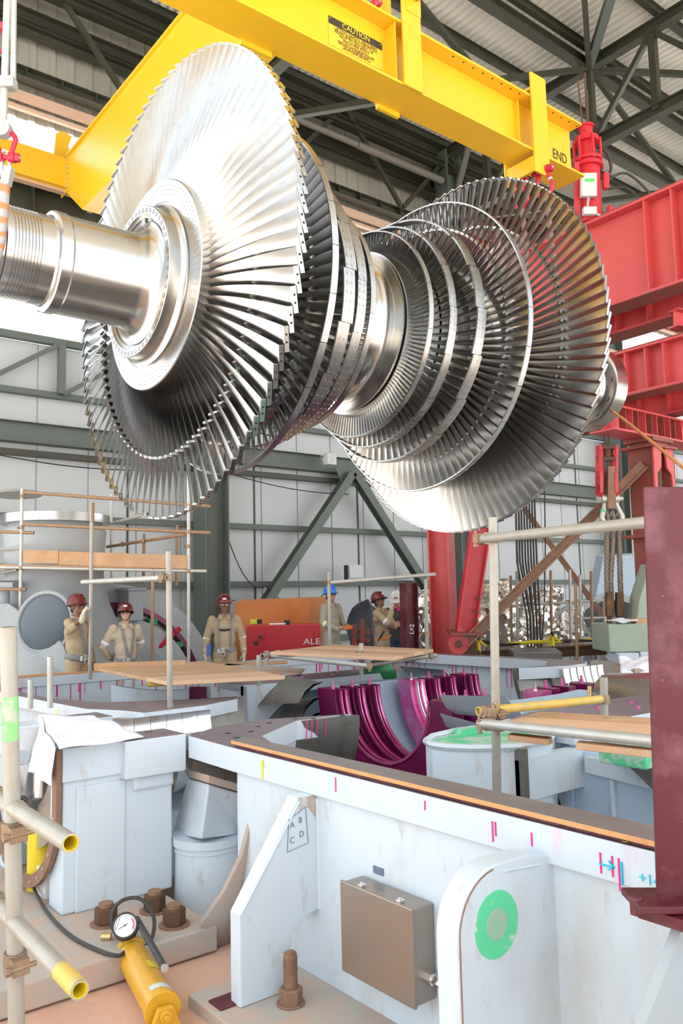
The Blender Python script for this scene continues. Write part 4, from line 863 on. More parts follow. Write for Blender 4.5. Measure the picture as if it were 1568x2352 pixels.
b.build('bolt_holes', M['darksteel'], pd)
b = MB(); b.lathe([(1.80, .44), (2.48, .44), (2.48, .70), (1.80, .70)], (0, YC, .68), X3, **LO); b.build('bearing_shell', M['steel'], pd)
ga = [pi*i/24 for i in range(25)]; b = MB(); b.prism([(1.735, YC-.70, .69)]+[(1.735, YC-.70*cos(a), .33-.575*sin(a)) for a in ga]+[(1.735, YC+.70, .69), (1.735, YC+.625, .69)]+[(1.735, YC+.625*cos(a), .33-.50*sin(a)) for a in ga]+[(1.735, YC-.625, .69)], (.03, 0, 0)); rg = b.build('oil_guard_plate', M['rustbrown'], pd)
b = MB()
for k in range(14):
    a = pi+pi*(k+.3)/14; b.tube((1.728, YC+.663*cos(a), .33+.54*sin(a)), (1.736, YC+.663*cos(a), .33+.54*sin(a)), .009, n=8)
b.build('guard_bolts', M['galv'], rg)
b = MB()
for s in (1.9,):
    p = oY(48, 1738, 6.1); b.tube(p-Y3*.02, p-Y3*.05, .05, n=14); p = oY(50, 1775, 6.1); b.tube(p-Y3*.02, p-Y3*.05, .05, n=14)
b.build('pipe_port', M['greybody'], pd)
def nut(px, py, lab, z=-.27, r=.066, h=.088):
    c = oZ(px, py, z); rt = root('foundation_bolt', c, lab, 'bolt', 'foundation bolts on the pedestal base')
    b = MB(); b.tube(c, c+Z3*.008, r*1.35, n=20); b.build('washer', M['rustbrown'], rt)
    b = MB(); b.hexnut(c+Z3*.008, Z3, r, h); b.build('nut', M['rust'], rt, bevel=.006)
    b = MB(); b.tube(c+Z3*(h+.008), c+Z3*(h+.03), r*.62, n=16); b.build('stud', M['rustbrown'], rt)
nut(243, 2122, 'rusty hex nut on the dusty base plate directly behind the pressure gauge'); nut(355, 2092, 'rusty hex nut at the foot of the pedestal wall, farthest of the three'); nut(400, 2125, 'rusty hex nut standing alone nearest the right corner of the dusty base plate')
# anchor stud on the casing foot plate
c = oZ(668, 2305, -.36); rt = root('anchor_stud', c, 'tall rusty threaded stud with hex nut beside the casing foot', 'bolt')
b = MB(); b.hexnut(c, Z3, .058, .075); b.tube(c, c+Z3*.01, .07, n=18); b.build('nut', M['rustbrown'], rt, bevel=.005)
b = MB(); b.tube(c+Z3*.075, c+Z3*.23, .032, n=16); b.tube(c+Z3*.23, c+Z3*.238, .022, n=12)
for k in range(14): b.tube(c+Z3*(.08+k*.01), c+Z3*(.084+k*.01), .0345, n=16)
b.build('stud', M['rustbrown'], rt)
# stainless junction box on the casing wall
rt = root('junction_box', (2.5, 2.9, -.15), 'dusty stainless steel box fixed to the casing wall beside the lug with the green ring', 'electrical box')
b = MB(); b.box((2.455, 2.67, -.16), (2.575, 3.15, .235)); bx = b.build('box_body', M['galvdoor'], rt, ang=0, bevel=.008)
b = MB(); b.box((2.44, 2.662, -.165), (2.458, 3.158, .24)); b.build('door', M['galvdoor'], rt, ang=0, bevel=.006)
for y in (3.02, 2.76):
    b = MB(); b.box((2.445, y-.012, .238), (2.48, y+.012, .25)); b.tube((2.46, y, .25), (2.46, y, .258), .008, n=10); b.build('clip', M['chrome'], rt, bevel=.002)
b = MB(); c = V((2.53, 2.67, -.06)); b.tube(c, c-Y3*.03, .026, n=6); b.tube(c-Y3*.03, c-Y3*.05, .018, n=12); b.tube(c-Y3*.05, c-Y3*.085, .024, n=6); b.build('cable_gland', M['chrome'], rt)
c = oX(868, 1998, 2.575); b = MB(); b.box((2.573, c.y-.035, c.z-.02), (2.58, c.y+.035, c.z+.012)); b.build('burn_mark', M['ink'], rt, ang=0)
# ================================================================== THINGS ON AND AROUND THE CASING
# film-faced boards lying on the joint faces
def board(pts, z, t, lab, group=None, mats=None, name='plywood_strip'):
    b = MB(); b.prism([(p[0], p[1], z) for p in pts], (0, 0, t), top=1, bot=1); o = b.build(name, mats or [M['plyedge'], M['ply']], None, ang=0, bevel=.002); return tag(o, lab, 'board', group)
board([(2.565, 4.36), (2.70, 4.40), (2.715, 1.50), (2.545, 1.56)], ZF+.016, .02, 'long dark plywood strip with orange edge on the near casing joint face')
board([(2.575, 4.30), (2.76, 4.20), (2.74, 1.45), (2.565, 1.45)], ZF+.001, .014, 'dark plywood strip lying directly under the long strip on the near joint face', mats=[M['oxide'], M['ply']])
board([(3.0, 10.40), (4.6, 10.40), (4.6, 10.58), (3.0, 10.58)], ZF+.001, .02, 'thin wooden strip on the far casing edge in front of the man gripping the pole', mats=[M['plyedge'], M['wood']])
# white cloths
def cloth(c00, c10, c11, c01, nm, lab, amp=.03, n=18, parent=None, mat='cloth', cat='cloth'):
    c = [V(q) for q in (c00, c10, c11, c01)]; vs = []
    for j in range(n+1):
        for i in range(n+1):
            u, v = i/n, j/n; p = (c[0]*(1-u)+c[1]*u)*(1-v)+(c[3]*(1-u)+c[2]*u)*v
            p = p + V((.5*sin(9*u+3*v), .4*sin(7*v-4*u+1), sin(6*u+2)*sin(5*v+1)+.5*sin(13*u+9*v)))*amp*(.4+.6*4*u*(1-u)); vs.append(p)
    b = MB(); b.add(vs, [(j*(n+1)+i, j*(n+1)+i+1, (j+1)*(n+1)+i+1, (j+1)*(n+1)+i) for j in range(n) for i in range(n)])
    o = b.build(nm, M[mat], parent, ang=80, recalc=False); sm = o.modifiers.new('t', 'SOLIDIFY'); sm.thickness = .006
    if parent is None: tag(o, lab, cat)
    return o
r_ = root('dust_sheet', (2.0, YC, ZF), 'white dust sheet draped over the bearing pedestal and hanging down its open end', 'cloth')
t0, t1, t2, t3 = oZ(92, 1642, .74), oZ(135, 1722, .73), oZ(330, 1690, .725), oZ(215, 1642, .76)
cloth(t0, t1, t2, t3, 'top', '', .018, parent=r_)
cloth(t0, t1+V((-.02, .0, 0)), oX(118, 1803, t1.x-.05), oX(50, 1768, t0.x-.05), 'flap', '', .02, parent=r_)
q = [oZ(1420, 1510, .85), oZ(1510, 1505, .85), oZ(1515, 1540, .75), oZ(1425, 1540, .75)]
r_ = root('dust_sheet', oZ(1460, 1570, .55), 'white dust sheet over the far shaft end near the dark red guide post', 'cloth')
cloth(q[0], q[1], q[2], q[3], 'top', '', .03, parent=r_); cloth(q[3], q[2], oZ(1520, 1575, .62)-Z3*.18, oZ(1430, 1575, .62)-Z3*.18, 'flap', '', .03, parent=r_)
# jacking cylinder under the sheet
c = oZ(95, 1900, -.27); c = V((1.62, 5.25, -.27)); c = P(95, 1880, 5.35); 
r_ = root('jacking_cylinder', V((c.x, c.y, -.27)), 'yellow and black hydraulic jacking cylinder half hidden below the white dust sheet', 'jack')
bz = V((c.x, c.y, -.27))
b = MB(); b.tube(bz, V((c.x, c.y, c.z+.03)), .085, n=28); b.build('body', M['tape'], r_)
b = MB(); b.tube(V((c.x, c.y, c.z+.03)), V((c.x, c.y, c.z+.14)), .088, n=28); b.build('collar', M['rubber'], r_, bevel=.008)
b = MB(); b.tube(V((c.x, c.y, c.z+.14)), V((c.x, c.y, c.z+.31)), .055, n=24); b.build('piston', M['chrome'], r_)
b = MB(); h = V((c.x, c.y, c.z+.1))-CR*.08; b.path([h, h-CR*.04+CU*.035, h-CR*.09+CU*.03, h-CR*.12-CU*.02, h-CR*.1-CU*.06], .016, 8); b.build('carrying_handle', M['rubber'], r_)
# white carton with foil
c = oZ(108, 2058, -.27)+V((.05, .02, 0)); r_ = root('carton', c, 'small white carton with foil on top standing on the dusty base plate', 'carton')
b = MB(); b.obox(c+Z3*.085, (.17, .16, .17)); b.build('box_body', M['white'], r_, bevel=.004)
b = MB()
for k in range(7): b.ball(c+V((random.uniform(-.06, .06), random.uniform(-.06, .05), .18)), (.04, .04, .02), 7)
b.build('foil', M['foil'], r_, ang=0)
b = MB(); c = oZ(505, 2338, -.42); b.obox(c+V((.05, 0, .035)), (.16, .12, .07)); tag(b.build('packing_block', M['oxide'], None, bevel=.004), 'small dark red block lying beside the casing foot plate at the bottom edge', 'block')
# hand pump with gauge
zf_ = -.42; h0 = oZ(300, 2190, zf_+.10); h1 = oZ(372, 2318, zf_+.10); d = (h1-h0); d.z = 0; d.normalize(); sd = d.cross(Z3)
r_ = root('hand_pump', V((h0.x, h0.y, zf_)), 'yellow hydraulic hand pump with round pressure gauge lying on the dusty concrete', 'hand pump')
L_ = (h1-h0).length; R_ = .078
b = MB(); b.tube(h0, h1, R_, n=32); b.tube(h0-d*.02, h0+d*.03, R_*1.12, n=32); b.tube(h1-d*.02, h1+d*.02, R_*1.1, n=32); b.build('reservoir', M['yellow2'], r_, bevel=.004)
b = MB(); hd = h0-d*.06+Z3*.05; b.obox(hd, (.12, .06, .10), (d, sd, Z3)); b.tube(hd+Z3*.02, hd+Z3*.075-d*.02, .034, n=16); b.obox(hd+Z3*.055, (.06, .05, .05), (d, sd, Z3)); b.build('pump_head', M['yellow2'], r_, bevel=.008)
b = MB(); hb = hd+Z3*.10+sd*-.01; hn = sd*(1 if sd.dot(CR) > 0 else -1); he = h1-d*.09+Z3*.14+hn*.035; hs = hd+Z3*.10+hn*.045; b.tube(hs, he, .017, n=14); b.build('handle', M['rubber'], r_)
b = MB(); b.tube(he-d*.004, he+d*.004, .019, n=14); b.build('handle_end', M['galv'], r_)
gc = P(287, 2126, (hd-CP).dot(CF)-.07); gn = (CP-gc).normalized(); gn = (gn+Z3*.35-CR*.15).normalized()
b = MB(); b.tube(gc-gn*.045, gc, .068, n=32); b.lathe([(0, .058), (.008, .060), (.008, .068), (0, .068)], gc, gn, 32, closed=True); g_ = b.build('gauge_case', M['rubber'], r_)
b = MB(); b.tube(gc, gc+gn*.003, .058, n=32); b.build('gauge_dial', M['white'], g_)
u_, v_ = frame(gn); gr = (CR-gn*CR.dot(gn)).normalized(); gu = gn.cross(gr)
b = MB(); b.bar(gc+gn*.005-gr*.03-gu*.02, gc+gn*.005+gr*.014+gu*.01, .003, .002, up=gn); b.tube(gc+gn*.003, gc+gn*.006, .006, n=10)
b.path([gc+gn*.004+(gr*cos(a)+gu*sin(a))*.051 for a in [radians(-110+k*-8.5-120+360) for k in range(0, 1)]+[radians(210-10*k) for k in range(25)]], .0012, 4); b.build('gauge_needle', M['ink'], g_)
b = MB(); b.path([gc+gn*.004+(gr*cos(a)+gu*sin(a))*.045 for a in [radians(-20+8*k) for k in range(10)]], .0028, 4); b.build('red_arc', M['pink'], g_)
b = MB(); ft = h1+d*.045; b.prism([ft-sd*.10-Z3*.098, ft+sd*.10-Z3*.098, ft+sd*.07-Z3*.05, ft+sd*.035+Z3*.035, ft-sd*.035+Z3*.035, ft-sd*.07-Z3*.05], d*.03); b.obox(ft+d*.05-Z3*.09, (.09, .24, .016), (d, sd, Z3)); b.build('foot_bracket', M['yellow2'], r_, bevel=.004)
b = MB(); b.tube(ft-Z3*.0+d*.03, ft+d*.05, .03, n=20); b.hexnut(ft+d*.05, d, .016, .012); b.build('end_nut', M['yellow2'], r_, bevel=.003)
b = MB(); b.tube(h0+d*.02-hn*.14-Z3*.07, h0+d*.02+hn*.10-Z3*.07, .022, n=12); b.build('foot_bar', M['yellow2'], r_)
def sticker(t0, t1, a0, a1, mat):
    b = MB(); n = 6; vs = []
    for t in (t0, t1):
        for i in range(n+1): a = a0+(a1-a0)*i/n; vs.append(h0+d*t+(hn*cos(a)+Z3*sin(a))*(R_+.0015))
    b.add(vs, [(i, i+1, n+2+i, n+1+i) for i in range(n)]); b.build('sticker', M[mat], r_, recalc=False)
sticker(L_*.46, L_*.58, radians(40), radians(85), 'tape'); sticker(L_*.86, L_*.93, radians(20), radians(120), 'panelgrey')
b = MB(); k_ = h0+d*.03+hn*.085+Z3*.03; b.tube(k_-Z3*.02, k_+Z3*.035, .012, n=10); b.build('release_valve', M['yellow2'], r_)
hp = [oZ(66, 1935, -.1), oZ(70, 2010, -.2), oZ(95, 2075, -.25), oZ(150, 2140, -.255), oZ(215, 2178, -.255), oZ(275, 2195, -.26), hd+V((0, 0, -.03))-d*.03]
r2 = root('hydraulic_hose', V((hp[3].x, hp[3].y, -.27)), 'thin black hose running from the jacking cylinder across the base plate to the hand pump', 'hose')
hose(hp, .0105, 'hose_body', 'rubber', r2)
lp = [hd-d*.02, P(262, 2140, 4.45), P(258, 2095, 4.5), P(285, 2066, 4.55), P(325, 2066, 4.55), P(352, 2105, 4.5), P(350, 2150, 4.42), P(325, 2180, 4.36), hd+d*.03-Z3*.02]
hose(lp, .0105, 'hose_loop', 'rubber', r2)
b = MB(); c = oZ(242, 2152, -.255); b.tube(c-CR*.02, c+CR*.03, .022, n=16); tag(b.build('brass_plug', M['boltzinc'], None), 'small brass dust cap lying on the base plate left of the gauge', 'cap')
# dark red guide posts
D = 2.38; p0, p1 = P(1511, 2075, D), P(1480, 1118, D)
r_ = root('guide_post', V((p0.x, p0.y, p0.z)), 'thick dark red steel guide post filling the right photo edge, scuffed white', 'guide post')
up_ = (p1-p0).normalized(); b = MB(); w_ = .22; b.prism([p0, p0+CR*w_, p0+CR*w_+CF*.02, p0+CR*.0+CF*.02], up_*(p1-p0).length); b.build('front_plate', M['oxide'], r_, ang=0, bevel=.006)
b = MB(); b.prism([p0+CR*.10+CF*.02, p0+CR*.112+CF*.02, p0+CR*.112+CF*.16, p0+CR*.10+CF*.16], up_*(p1-p0).length); b.build('web', M['oxide'], r_, ang=0)
b = MB(); c = P(1500, 2076, D-.03); b.obox(c+CR*.09+CF*.02, (.30, .16, .022), (CR, (CF-Z3*CF.z).normalized(), Z3)); b.tube(c-CR*.05+Z3*-.03, c-CR*.05+Z3*.02, .02, n=6); b.build('foot_plate', M['oxide'], r_, bevel=.004)
b = MB(); c = P(1500, 2076, D-.03); b.box((c.x-.02, c.y-.14, c.z-.045), (2.56, c.y+.04, c.z-.013)); b.build('clamp_plate', M['oxide'], r_, ang=0)
D = 12.75; p0, p1 = P(942, 1520, D), P(938, 1339, D)
r_ = root('guide_post', V((p0.x, p0.y, p0.z)), 'slim dark red guide post with white chalk figures in front of the white helmet', 'guide post')
b = MB(); b.ibeam(p0, p1, .22, .20, .012, .012, up=(CR+CF*.5).normalized()); b.build('profile', M['oxide'], r_, ang=0)
text('L=2', P(946, 1445, D-.16), (CU*1+CR*.05), -CR, .10, M['white'], r_, 'chalk_mark', depth=.001)
# ---------------------------------------------------------------- scaffolds
RT = .0242
def coup(par, p, a, b_=None):
    a = V(a).normalized(); p = V(p); u, v = frame(a)
    m = MB(); m.tube(p-a*.026, p+a*.026, RT+.010, n=14); m.obox(p+u*.035, (.05, .05, .045), (u, v, a)); m.tube(p+u*.055-v*.045, p+u*.055+v*.045, .008, n=8); m.hexnut(p+u*.055+v*.03, v, .014, .016); return m.build('coupler', M['coupler'], par, bevel=.002)
def scaf(name, lab, base, tubes, coups=(), cat='scaffold', group=None):
    r = root(name, base, lab, cat, group)
    for t in tubes:
        p0, p1, m = t[:3]; rad = t[3] if len(t) > 3 else RT
        b = MB(); b.pipe(p0, p1, rad, .0045, 18); b.build('tube', M[m], r)
    for c in coups: coup(r, *c)
    return r
# foreground left
D = 2.42; a0, a1 = P(19, 1440, D), P(39, 2400, D); dv = a1-a0
D2 = 2.34
scaf('scaffold_pole', 'scaffold post with green paint mark at the left photo edge holding two short yellow-ended stubs', V((a1.x, a1.y, -.42)), [(a0, a0+dv*1.7, 'tubecream')],
     [(P(30, 1905, D), dv), (P(35, 2205, D), dv)])
b = MB(); b.tube(a0+dv*.165, a0+dv*.27, RT+.0006, n=20); o = b.build('green_paint_mark', paint('green_paint_band', (.24, .62, .22), .5, 0, (.52, .50, .42), .8, 30, lo=.45, hi=.55), bpy.data.objects['scaffold_pole'])
def stub(p0, p1, lab):
    r = root('short_scaffold_tube', (V(p0)+V(p1))/2, lab, 'scaffold tube'); b = MB(); b.pipe(p0, p1, RT, .004, 20); b.build('tube', M['tubecream'], r)
    d = (V(p1)-V(p0)).normalized(); b = MB(); b.pipe(V(p1)-d*.2, V(p1)-d*.002, RT-.0035, .003, 20); b.build('yellow_lining', M['tape'], r)
    if 'lower' in lab: b = MB(); b.pipe(V(p1)-d*.13, V(p1)-d*.004, RT+.0006, .003, 20); b.build('yellow_paint', M['tubeyel'], r)
    coup(r, V(p0).lerp(V(p1), .28), d); return r
stub(P(-60, 1800, 2.75), P(163, 1937, 2.05), 'upper short scaffold stub, yellow inside its open end, clamped to the left post')
stub(P(-60, 2020, 2.75), P(184, 2275, 2.02), 'lower short scaffold stub with yellow end clamped to the left post above the pump')
# foreground right guard rail around the plank platform
D = 4.45; p_t, p_b = P(1131, 1188, D), P(1143, 1960, D)
scaf('scaffold', 'pale scaffold frame with tall post and long top rail running behind the dark red post', V((p_b.x, p_b.y, p_b.z-.3)),
     [(p_t, p_b+(p_b-p_t)*.4, 'tubecream'), (P(1102, 1238, D-.06), P(1560, 1192, 3.05), 'tubecream'),
      (P(1098, 1634, D-.06), P(1380, 1606, 4.9), 'tubeyel'), (P(1386, 1556, 4.95), P(1388, 1700, 4.95), 'tubecream'), (P(1102, 1661, D-.12), P(1600, 1712, 3.1), 'galv')],
     [(P(1131, 1236, D), p_b-p_t), (P(1136, 1637, D), p_b-p_t), (P(1137, 1665, D-.03), p_b-p_t), (P(1387, 1606, 4.95), Z3), (P(1112, 1237, D-.06), P(1560, 1192, 3.05)-P(1102, 1238, D-.06)), (P(1116, 1634, D-.06), P(1380, 1606, 4.9)-P(1098, 1634, D-.06)), (P(1120, 1663, D-.12), P(1600, 1712, 3.1)-P(1102, 1661, D-.12))])
b = MB(); D = 4.45
for k, (x, y) in enumerate(((1140, 1612), (1353, 1576))): b.tube(P(x, y, 4.4+.45*k), P(x, y+30, 4.4+.45*k), .012, n=10)
tag(b.build('swivel_bolts', M['boltzinc'], bpy.data.objects['scaffold']))
def plank(c, lab, group, t=.038, mat='wood'):
    c = [V(q) for q in c]; n = (c[1]-c[0]).cross(c[3]-c[0]).normalized(); n = n if n.z > 0 else -n
    b = MB(); b.prism([q-n*t for q in c], n*t); return tag(b.build('plank', M[mat], None, ang=0, bevel=.003), lab, 'plank', group)
A_, B_, C_, D_ = P(1148, 1660, 4.32), P(1560, 1688, 3.2), P(1560, 1652, 4.05), P(1240, 1634, 4.95)
for k in range(4):
    u0, u1 = k/4+.006, (k+1)/4-.006
    lab = ['pale plank nearest the galvanised rail of the right platform', 'second plank from the galvanised rail on the right platform', 'third plank from the galvanised rail on the right platform', 'brown plank farthest from the galvanised rail on the right platform'][k]
    plank([A_.lerp(D_, u0), B_.lerp(C_, u0), B_.lerp(C_, u1), A_.lerp(D_, u1)], lab, 'planks of the right platform', mat='woodlight' if k < 2 else 'wood')
for k, (x0, x1, y0, y1) in enumerate(((1165, 1260, 1688, 1698), (1322, 1520, 1706, 1726))):
    o = plank([P(x0, y0, 4.25-.6*k), P(x1, y1, 4.0-.75*k), P(x1+8, y1-6, 4.15-.75*k), P(x0+8, y0-6, 4.4-.6*k)], ('short plank offcut under the galvanised rail beside the tall post', 'longer plank offcut under the galvanised rail near the dark red post')[k], 'planks under the galvanised rail', .03)
# middle scaffolds (left)
D = 6.8
scaf('scaffold', 'white scaffold pole with short horizontal arm in front of the man with crossed straps', P(390, 1640, D), [(P(387, 1266, D), P(391, 1680, D), 'tubecream'), (P(385, 1327, D-.03), P(190, 1337, 8.2), 'galv')], [(P(388, 1327, D), Z3), (P(372, 1326, D-.03), CR)])
D = 10.35
scaf('scaffold', 'slim scaffold pole with red top gripped by the leftmost man', P(207, 1545, D), [(P(211, 1158, D), P(207, 1560, D), 'tubecream'), (P(212, 1154, D), P(211.5, 1200, D), 'tuberust', RT+.002)], [(P(209, 1336, D), Z3)])
for x, y0, y1, D, lab in ((115, 1508, 1600, 6.9, 'short upright scaffold tube on the left joint face, nearer the corner'), (70, 1560, 1602, 7.1, 'lowest scaffold tube end on the left joint face'), (594, 1505, 1548, 8.6, 'short upright scaffold tube beside the plank platform right of the white pole')):
    b = MB(); b.pipe(P(x, y0, D), P(x, y1+25, D), RT, .004, 16); tag(b.build('scaffold_tube', M['galv'], None), lab, 'scaffold tube')
def platform(a, b_, c, d_, n, labs, group, mats, t=.035):
    a, b_, c, d_ = V(a), V(b_), V(c), V(d_)
    for k in range(n): plank([a.lerp(d_, k/n+.004), b_.lerp(c, k/n+.004), b_.lerp(c, (k+1)/n-.004), a.lerp(d_, (k+1)/n-.004)], labs[k], group, t, mats[k % len(mats)])
platform(oZ(385, 1566, .86), oZ(655, 1552, .86), oZ(470, 1518, .86), oZ(215, 1532, .86), 4, ['pale front plank with metal-capped end on the left platform before the white pole', 'second plank from the front of the left platform behind the white pole', 'third plank from the front of the left platform behind the white pole', 'rearmost brown plank of the left platform nearest the leftmost men'], 'planks of the left platform', ['woodlight', 'wood', 'wood', 'wood'])
for x0, x1, y0, y1 in ((414, 478, 1558, 1562), (482, 548, 1555, 1559), (596, 650, 1557, 1563)):
    pass
b = MB(); q0, q1 = oZ(215, 1530, .88), oZ(425, 1522, .88); b.bar(q0, q1, .03, .06); tag(b.build('plank', M['wood'], None, ang=0), 'edge plank laid along the rear of the left platform', 'plank', 'planks of the left platform')
b = MB(); b.pipe(oZ(340, 1572, .80), oZ(620, 1556, .8), RT, .004, 16); b.pipe(oZ(336, 1571, .80), oZ(352, 1570, .80), RT+.002, .006, 16); tag(b.build('scaffold_tube', M['tubeyel'], None), 'horizontal scaffold tube with yellow end carrying the left plank platform', 'scaffold tube')
# middle platform in front of the blue helmet
zz_ = .98; A_, B_, C_, D_ = oZ(620, 1497, zz_), oZ(900, 1510, zz_), oZ(995, 1491, zz_), oZ(770, 1480, zz_)
platform(A_, B_, C_, D_, 4, ['front plank of the platform before the blue-helmeted man', 'second plank of the platform before the blue-helmeted man', 'third plank of the platform before the blue-helmeted man', 'rear plank of the platform before the blue-helmeted man'], 'planks of the middle platform', ['woodlight', 'wood', 'woodlight', 'wood'])
zt_ = zz_-.06
scaf('scaffold', 'galvanised scaffold frame around the plank platform before the blue-helmeted man', oZ(830, 1560, .5),
     [(oZ(625, 1506, zt_), oZ(850, 1530, zt_), 'galv'), (oZ(715, 1502, zt_), oZ(800, 1507, zt_), 'tubecream'), (oZ(840, 1528, zt_-.03), oZ(1000, 1505, zt_-.03), 'tubecream'), (oZ(602, 1507, zt_), oZ(640, 1497, zt_), 'galv'),
      (P(829, 1478, 8.8), P(830, 1560, 8.8), 'galv'), (P(755, 1314, 11.0), P(757, 1500, 11.0), 'tubecream'), (P(760, 1338, 10.9), P(1000, 1319, 10.6), 'galv'), (P(977, 1330, 10.7), P(981, 1520, 10.7), 'tubecream'), (P(612, 1495, 10.), P(613, 1530, 10.), 'galv')],
     [(oZ(848, 1530, zt_), CR), (P(829, 1500, 8.8), Z3), (P(829, 1525, 8.8), Z3), (P(757, 1337, 11.0), Z3), (P(978, 1321, 10.7), Z3), (oZ(612, 1503, zt_), Z3), (P(980, 1455, 10.7), Z3), (oZ(990, 1506, zt_), CR)])
for k, (pts_, lab) in enumerate((([(500, 1540), (690, 1545), (700, 1535), (520, 1524)], 'grey weathered board on the far joint face between the two platforms'), ([(470, 1531), (660, 1522), (660, 1516), (470, 1524)], 'brown board on the far casing edge below the man with lime bag'))):
    board([tuple(oZ(x, y, .72))[:2] for x, y in pts_], .70, .02, lab if k == 0 else 'brown board on the far casing edge below the gloved man facing the camera', mats=[M['wood'], M['wood'] if k else M['basegrey']])
b = MB(); c = oZ(870, 1540, .70); b.lathe([(-.2, .16), (.2, .16), (.2, .0001)], c, CR, 20, 0, pi); b.ball(c, (.2, .16, .13), 14); tag(b.build('green_cover', paint('green_cover', (.03, .28, .09), .5), None), 'small green cap on the joint face under the middle platform frame', 'cover')
# ================================================================== BACKGROUND MACHINERY, LEFT
YP = 12.9; c = oY(252, 1560, YP); c.z = ZG
r_ = root('casing_half', c, 'big grey turbine casing half with rounded end arch standing by the green column', 'turbine casing')
UP = dict(n=40, a0=pi, a1=2*pi, closed=True, ref=X3)
b = MB(); b.lathe([(0, 1.62), (0, 1.98), (.12, 1.98), (.12, 1.9), (1.6, 1.86), (1.6, 1.66), (.3, 1.62)], c, Y3, **UP); b.build('outer_arch', M['greybody'], r_)
b = MB(); b.lathe([(-.03, 1.60), (-.03, 1.68), (.0, 1.68), (.0, 1.60)], c, Y3, **UP); b.build('dyed_ring', M['magenta'], r_)
b = MB(); b.lathe([(.5, 1.5), (-.25, 1.44), (-.32, 1.36), (-.36, 1.05), (-.6, .98), (-.6, .5), (.5, .5)], c, Y3, **UP); b.build('inner_dome', M['greybody'], r_)
b = MB(); b.lathe([(.1, 1.40), (.1, 1.63), (.16, 1.63), (.16, 1.4)], c, Y3, **UP); b.build('gap_shade_ring', M['darksteel'], r_)  # dark ring standing in for the shade inside the gap
for a, s in ((100, .12), (62, .1), (38, .09), (22, .12)):
    p = c+V((1.52*cos(radians(a)), -.05, 1.52*sin(radians(a)))); b = MB(); b.obox(p, (s*1.6, .12, s)); b.build('green_cap', paint('green_cap', (.03, .30, .12), .5) if a == 100 else bpy.data.materials['green_cap'], r_, bevel=.01)
b = MB(); b.obox(c+V((.25, -.2, 1.62)), (.26, .5, .5)); b.obox(c+V((.25, -.2, 1.88)), (.34, .6, .06)); b.build('lifting_boss', M['greybody'], r_, bevel=.02)
p = oY(398, 1462, YP-.35)
shackle(p+Z3*.06, (-.7, 0, -.7), (.8, -.2, .5), .15, M['shackle'], 'shackle', 'red shackle hanging on the grey casing half behind the white scaffold pole', band=False)
# inlet stub in front of it
ci = P(128, 1200, 12.6); ci.z = ZG
r_ = root('inlet_casing', ci, 'grey turbine inlet with wide machined top flange inside the rear scaffold', 'turbine casing')
def zrel(y, x=128): return P(x, y, 12.6).z-ZG
zt0 = zrel(1186)
b = MB(); b.lathe([(0, 1.55), (.55, 1.45), (1.0, 1.2), (1.35, .95), (1.7, .80), (2.1, .72), (zt0-.45, .74), (zt0-.25, .76), (zt0-.13, .68), (zt0-.13, .1)], ci, Z3, 48); b.build('body', M['greybody'], r_)
b = MB(); b.lathe([(zt0-.13, .1), (zt0-.13, .80), (zt0, .80), (zt0, .56), (zt0-.02, .54), (zt0-.3, .52)], ci, Z3, 64); b.build('flange', M['steel'], r_)
e_ = P(105, 1430, 11.25)
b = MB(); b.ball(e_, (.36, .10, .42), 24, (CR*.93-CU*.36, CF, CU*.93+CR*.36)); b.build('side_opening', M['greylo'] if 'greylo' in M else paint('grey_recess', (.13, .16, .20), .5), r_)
b = MB(); b.path([e_-CF*.02+(CR*.93-CU*.36)*.37*cos(a)+(CU*.93+CR*.36)*.43*sin(a) for a in [2*pi*i/28 for i in range(28)]], .03, 8, closed=True); b.build('opening_rim', M['greybody'], r_)
b = MB(); b.add([P(-150, 1400, 11.3), P(20, 1385, 11.3), P(140, 1470, 11.2), P(190, 1560, 11.1), P(-150, 1570, 11.3)]+[P(-150, 1400, 11.9), P(20, 1385, 11.9), P(140, 1470, 11.8), P(190, 1560, 11.7), P(-150, 1570, 11.9)], [(0, 1, 2, 3, 4), (9, 8, 7, 6, 5), (0, 5, 6, 1), (1, 6, 7, 2), (2, 7, 8, 3), (3, 8, 9, 4), (4, 9, 5, 0)]); b.build('joint_wing', M['greybody'], r_, ang=0, bevel=.03)
b = MB(); b.obox(P(15, 1345, 11.6), (.3, .3, .12), (CR, CF, CU)); b.tube(P(8, 1350, 11.6), P(8, 1400, 11.6), .09); b.build('joint_stud', M['greybody'], r_, bevel=.01)
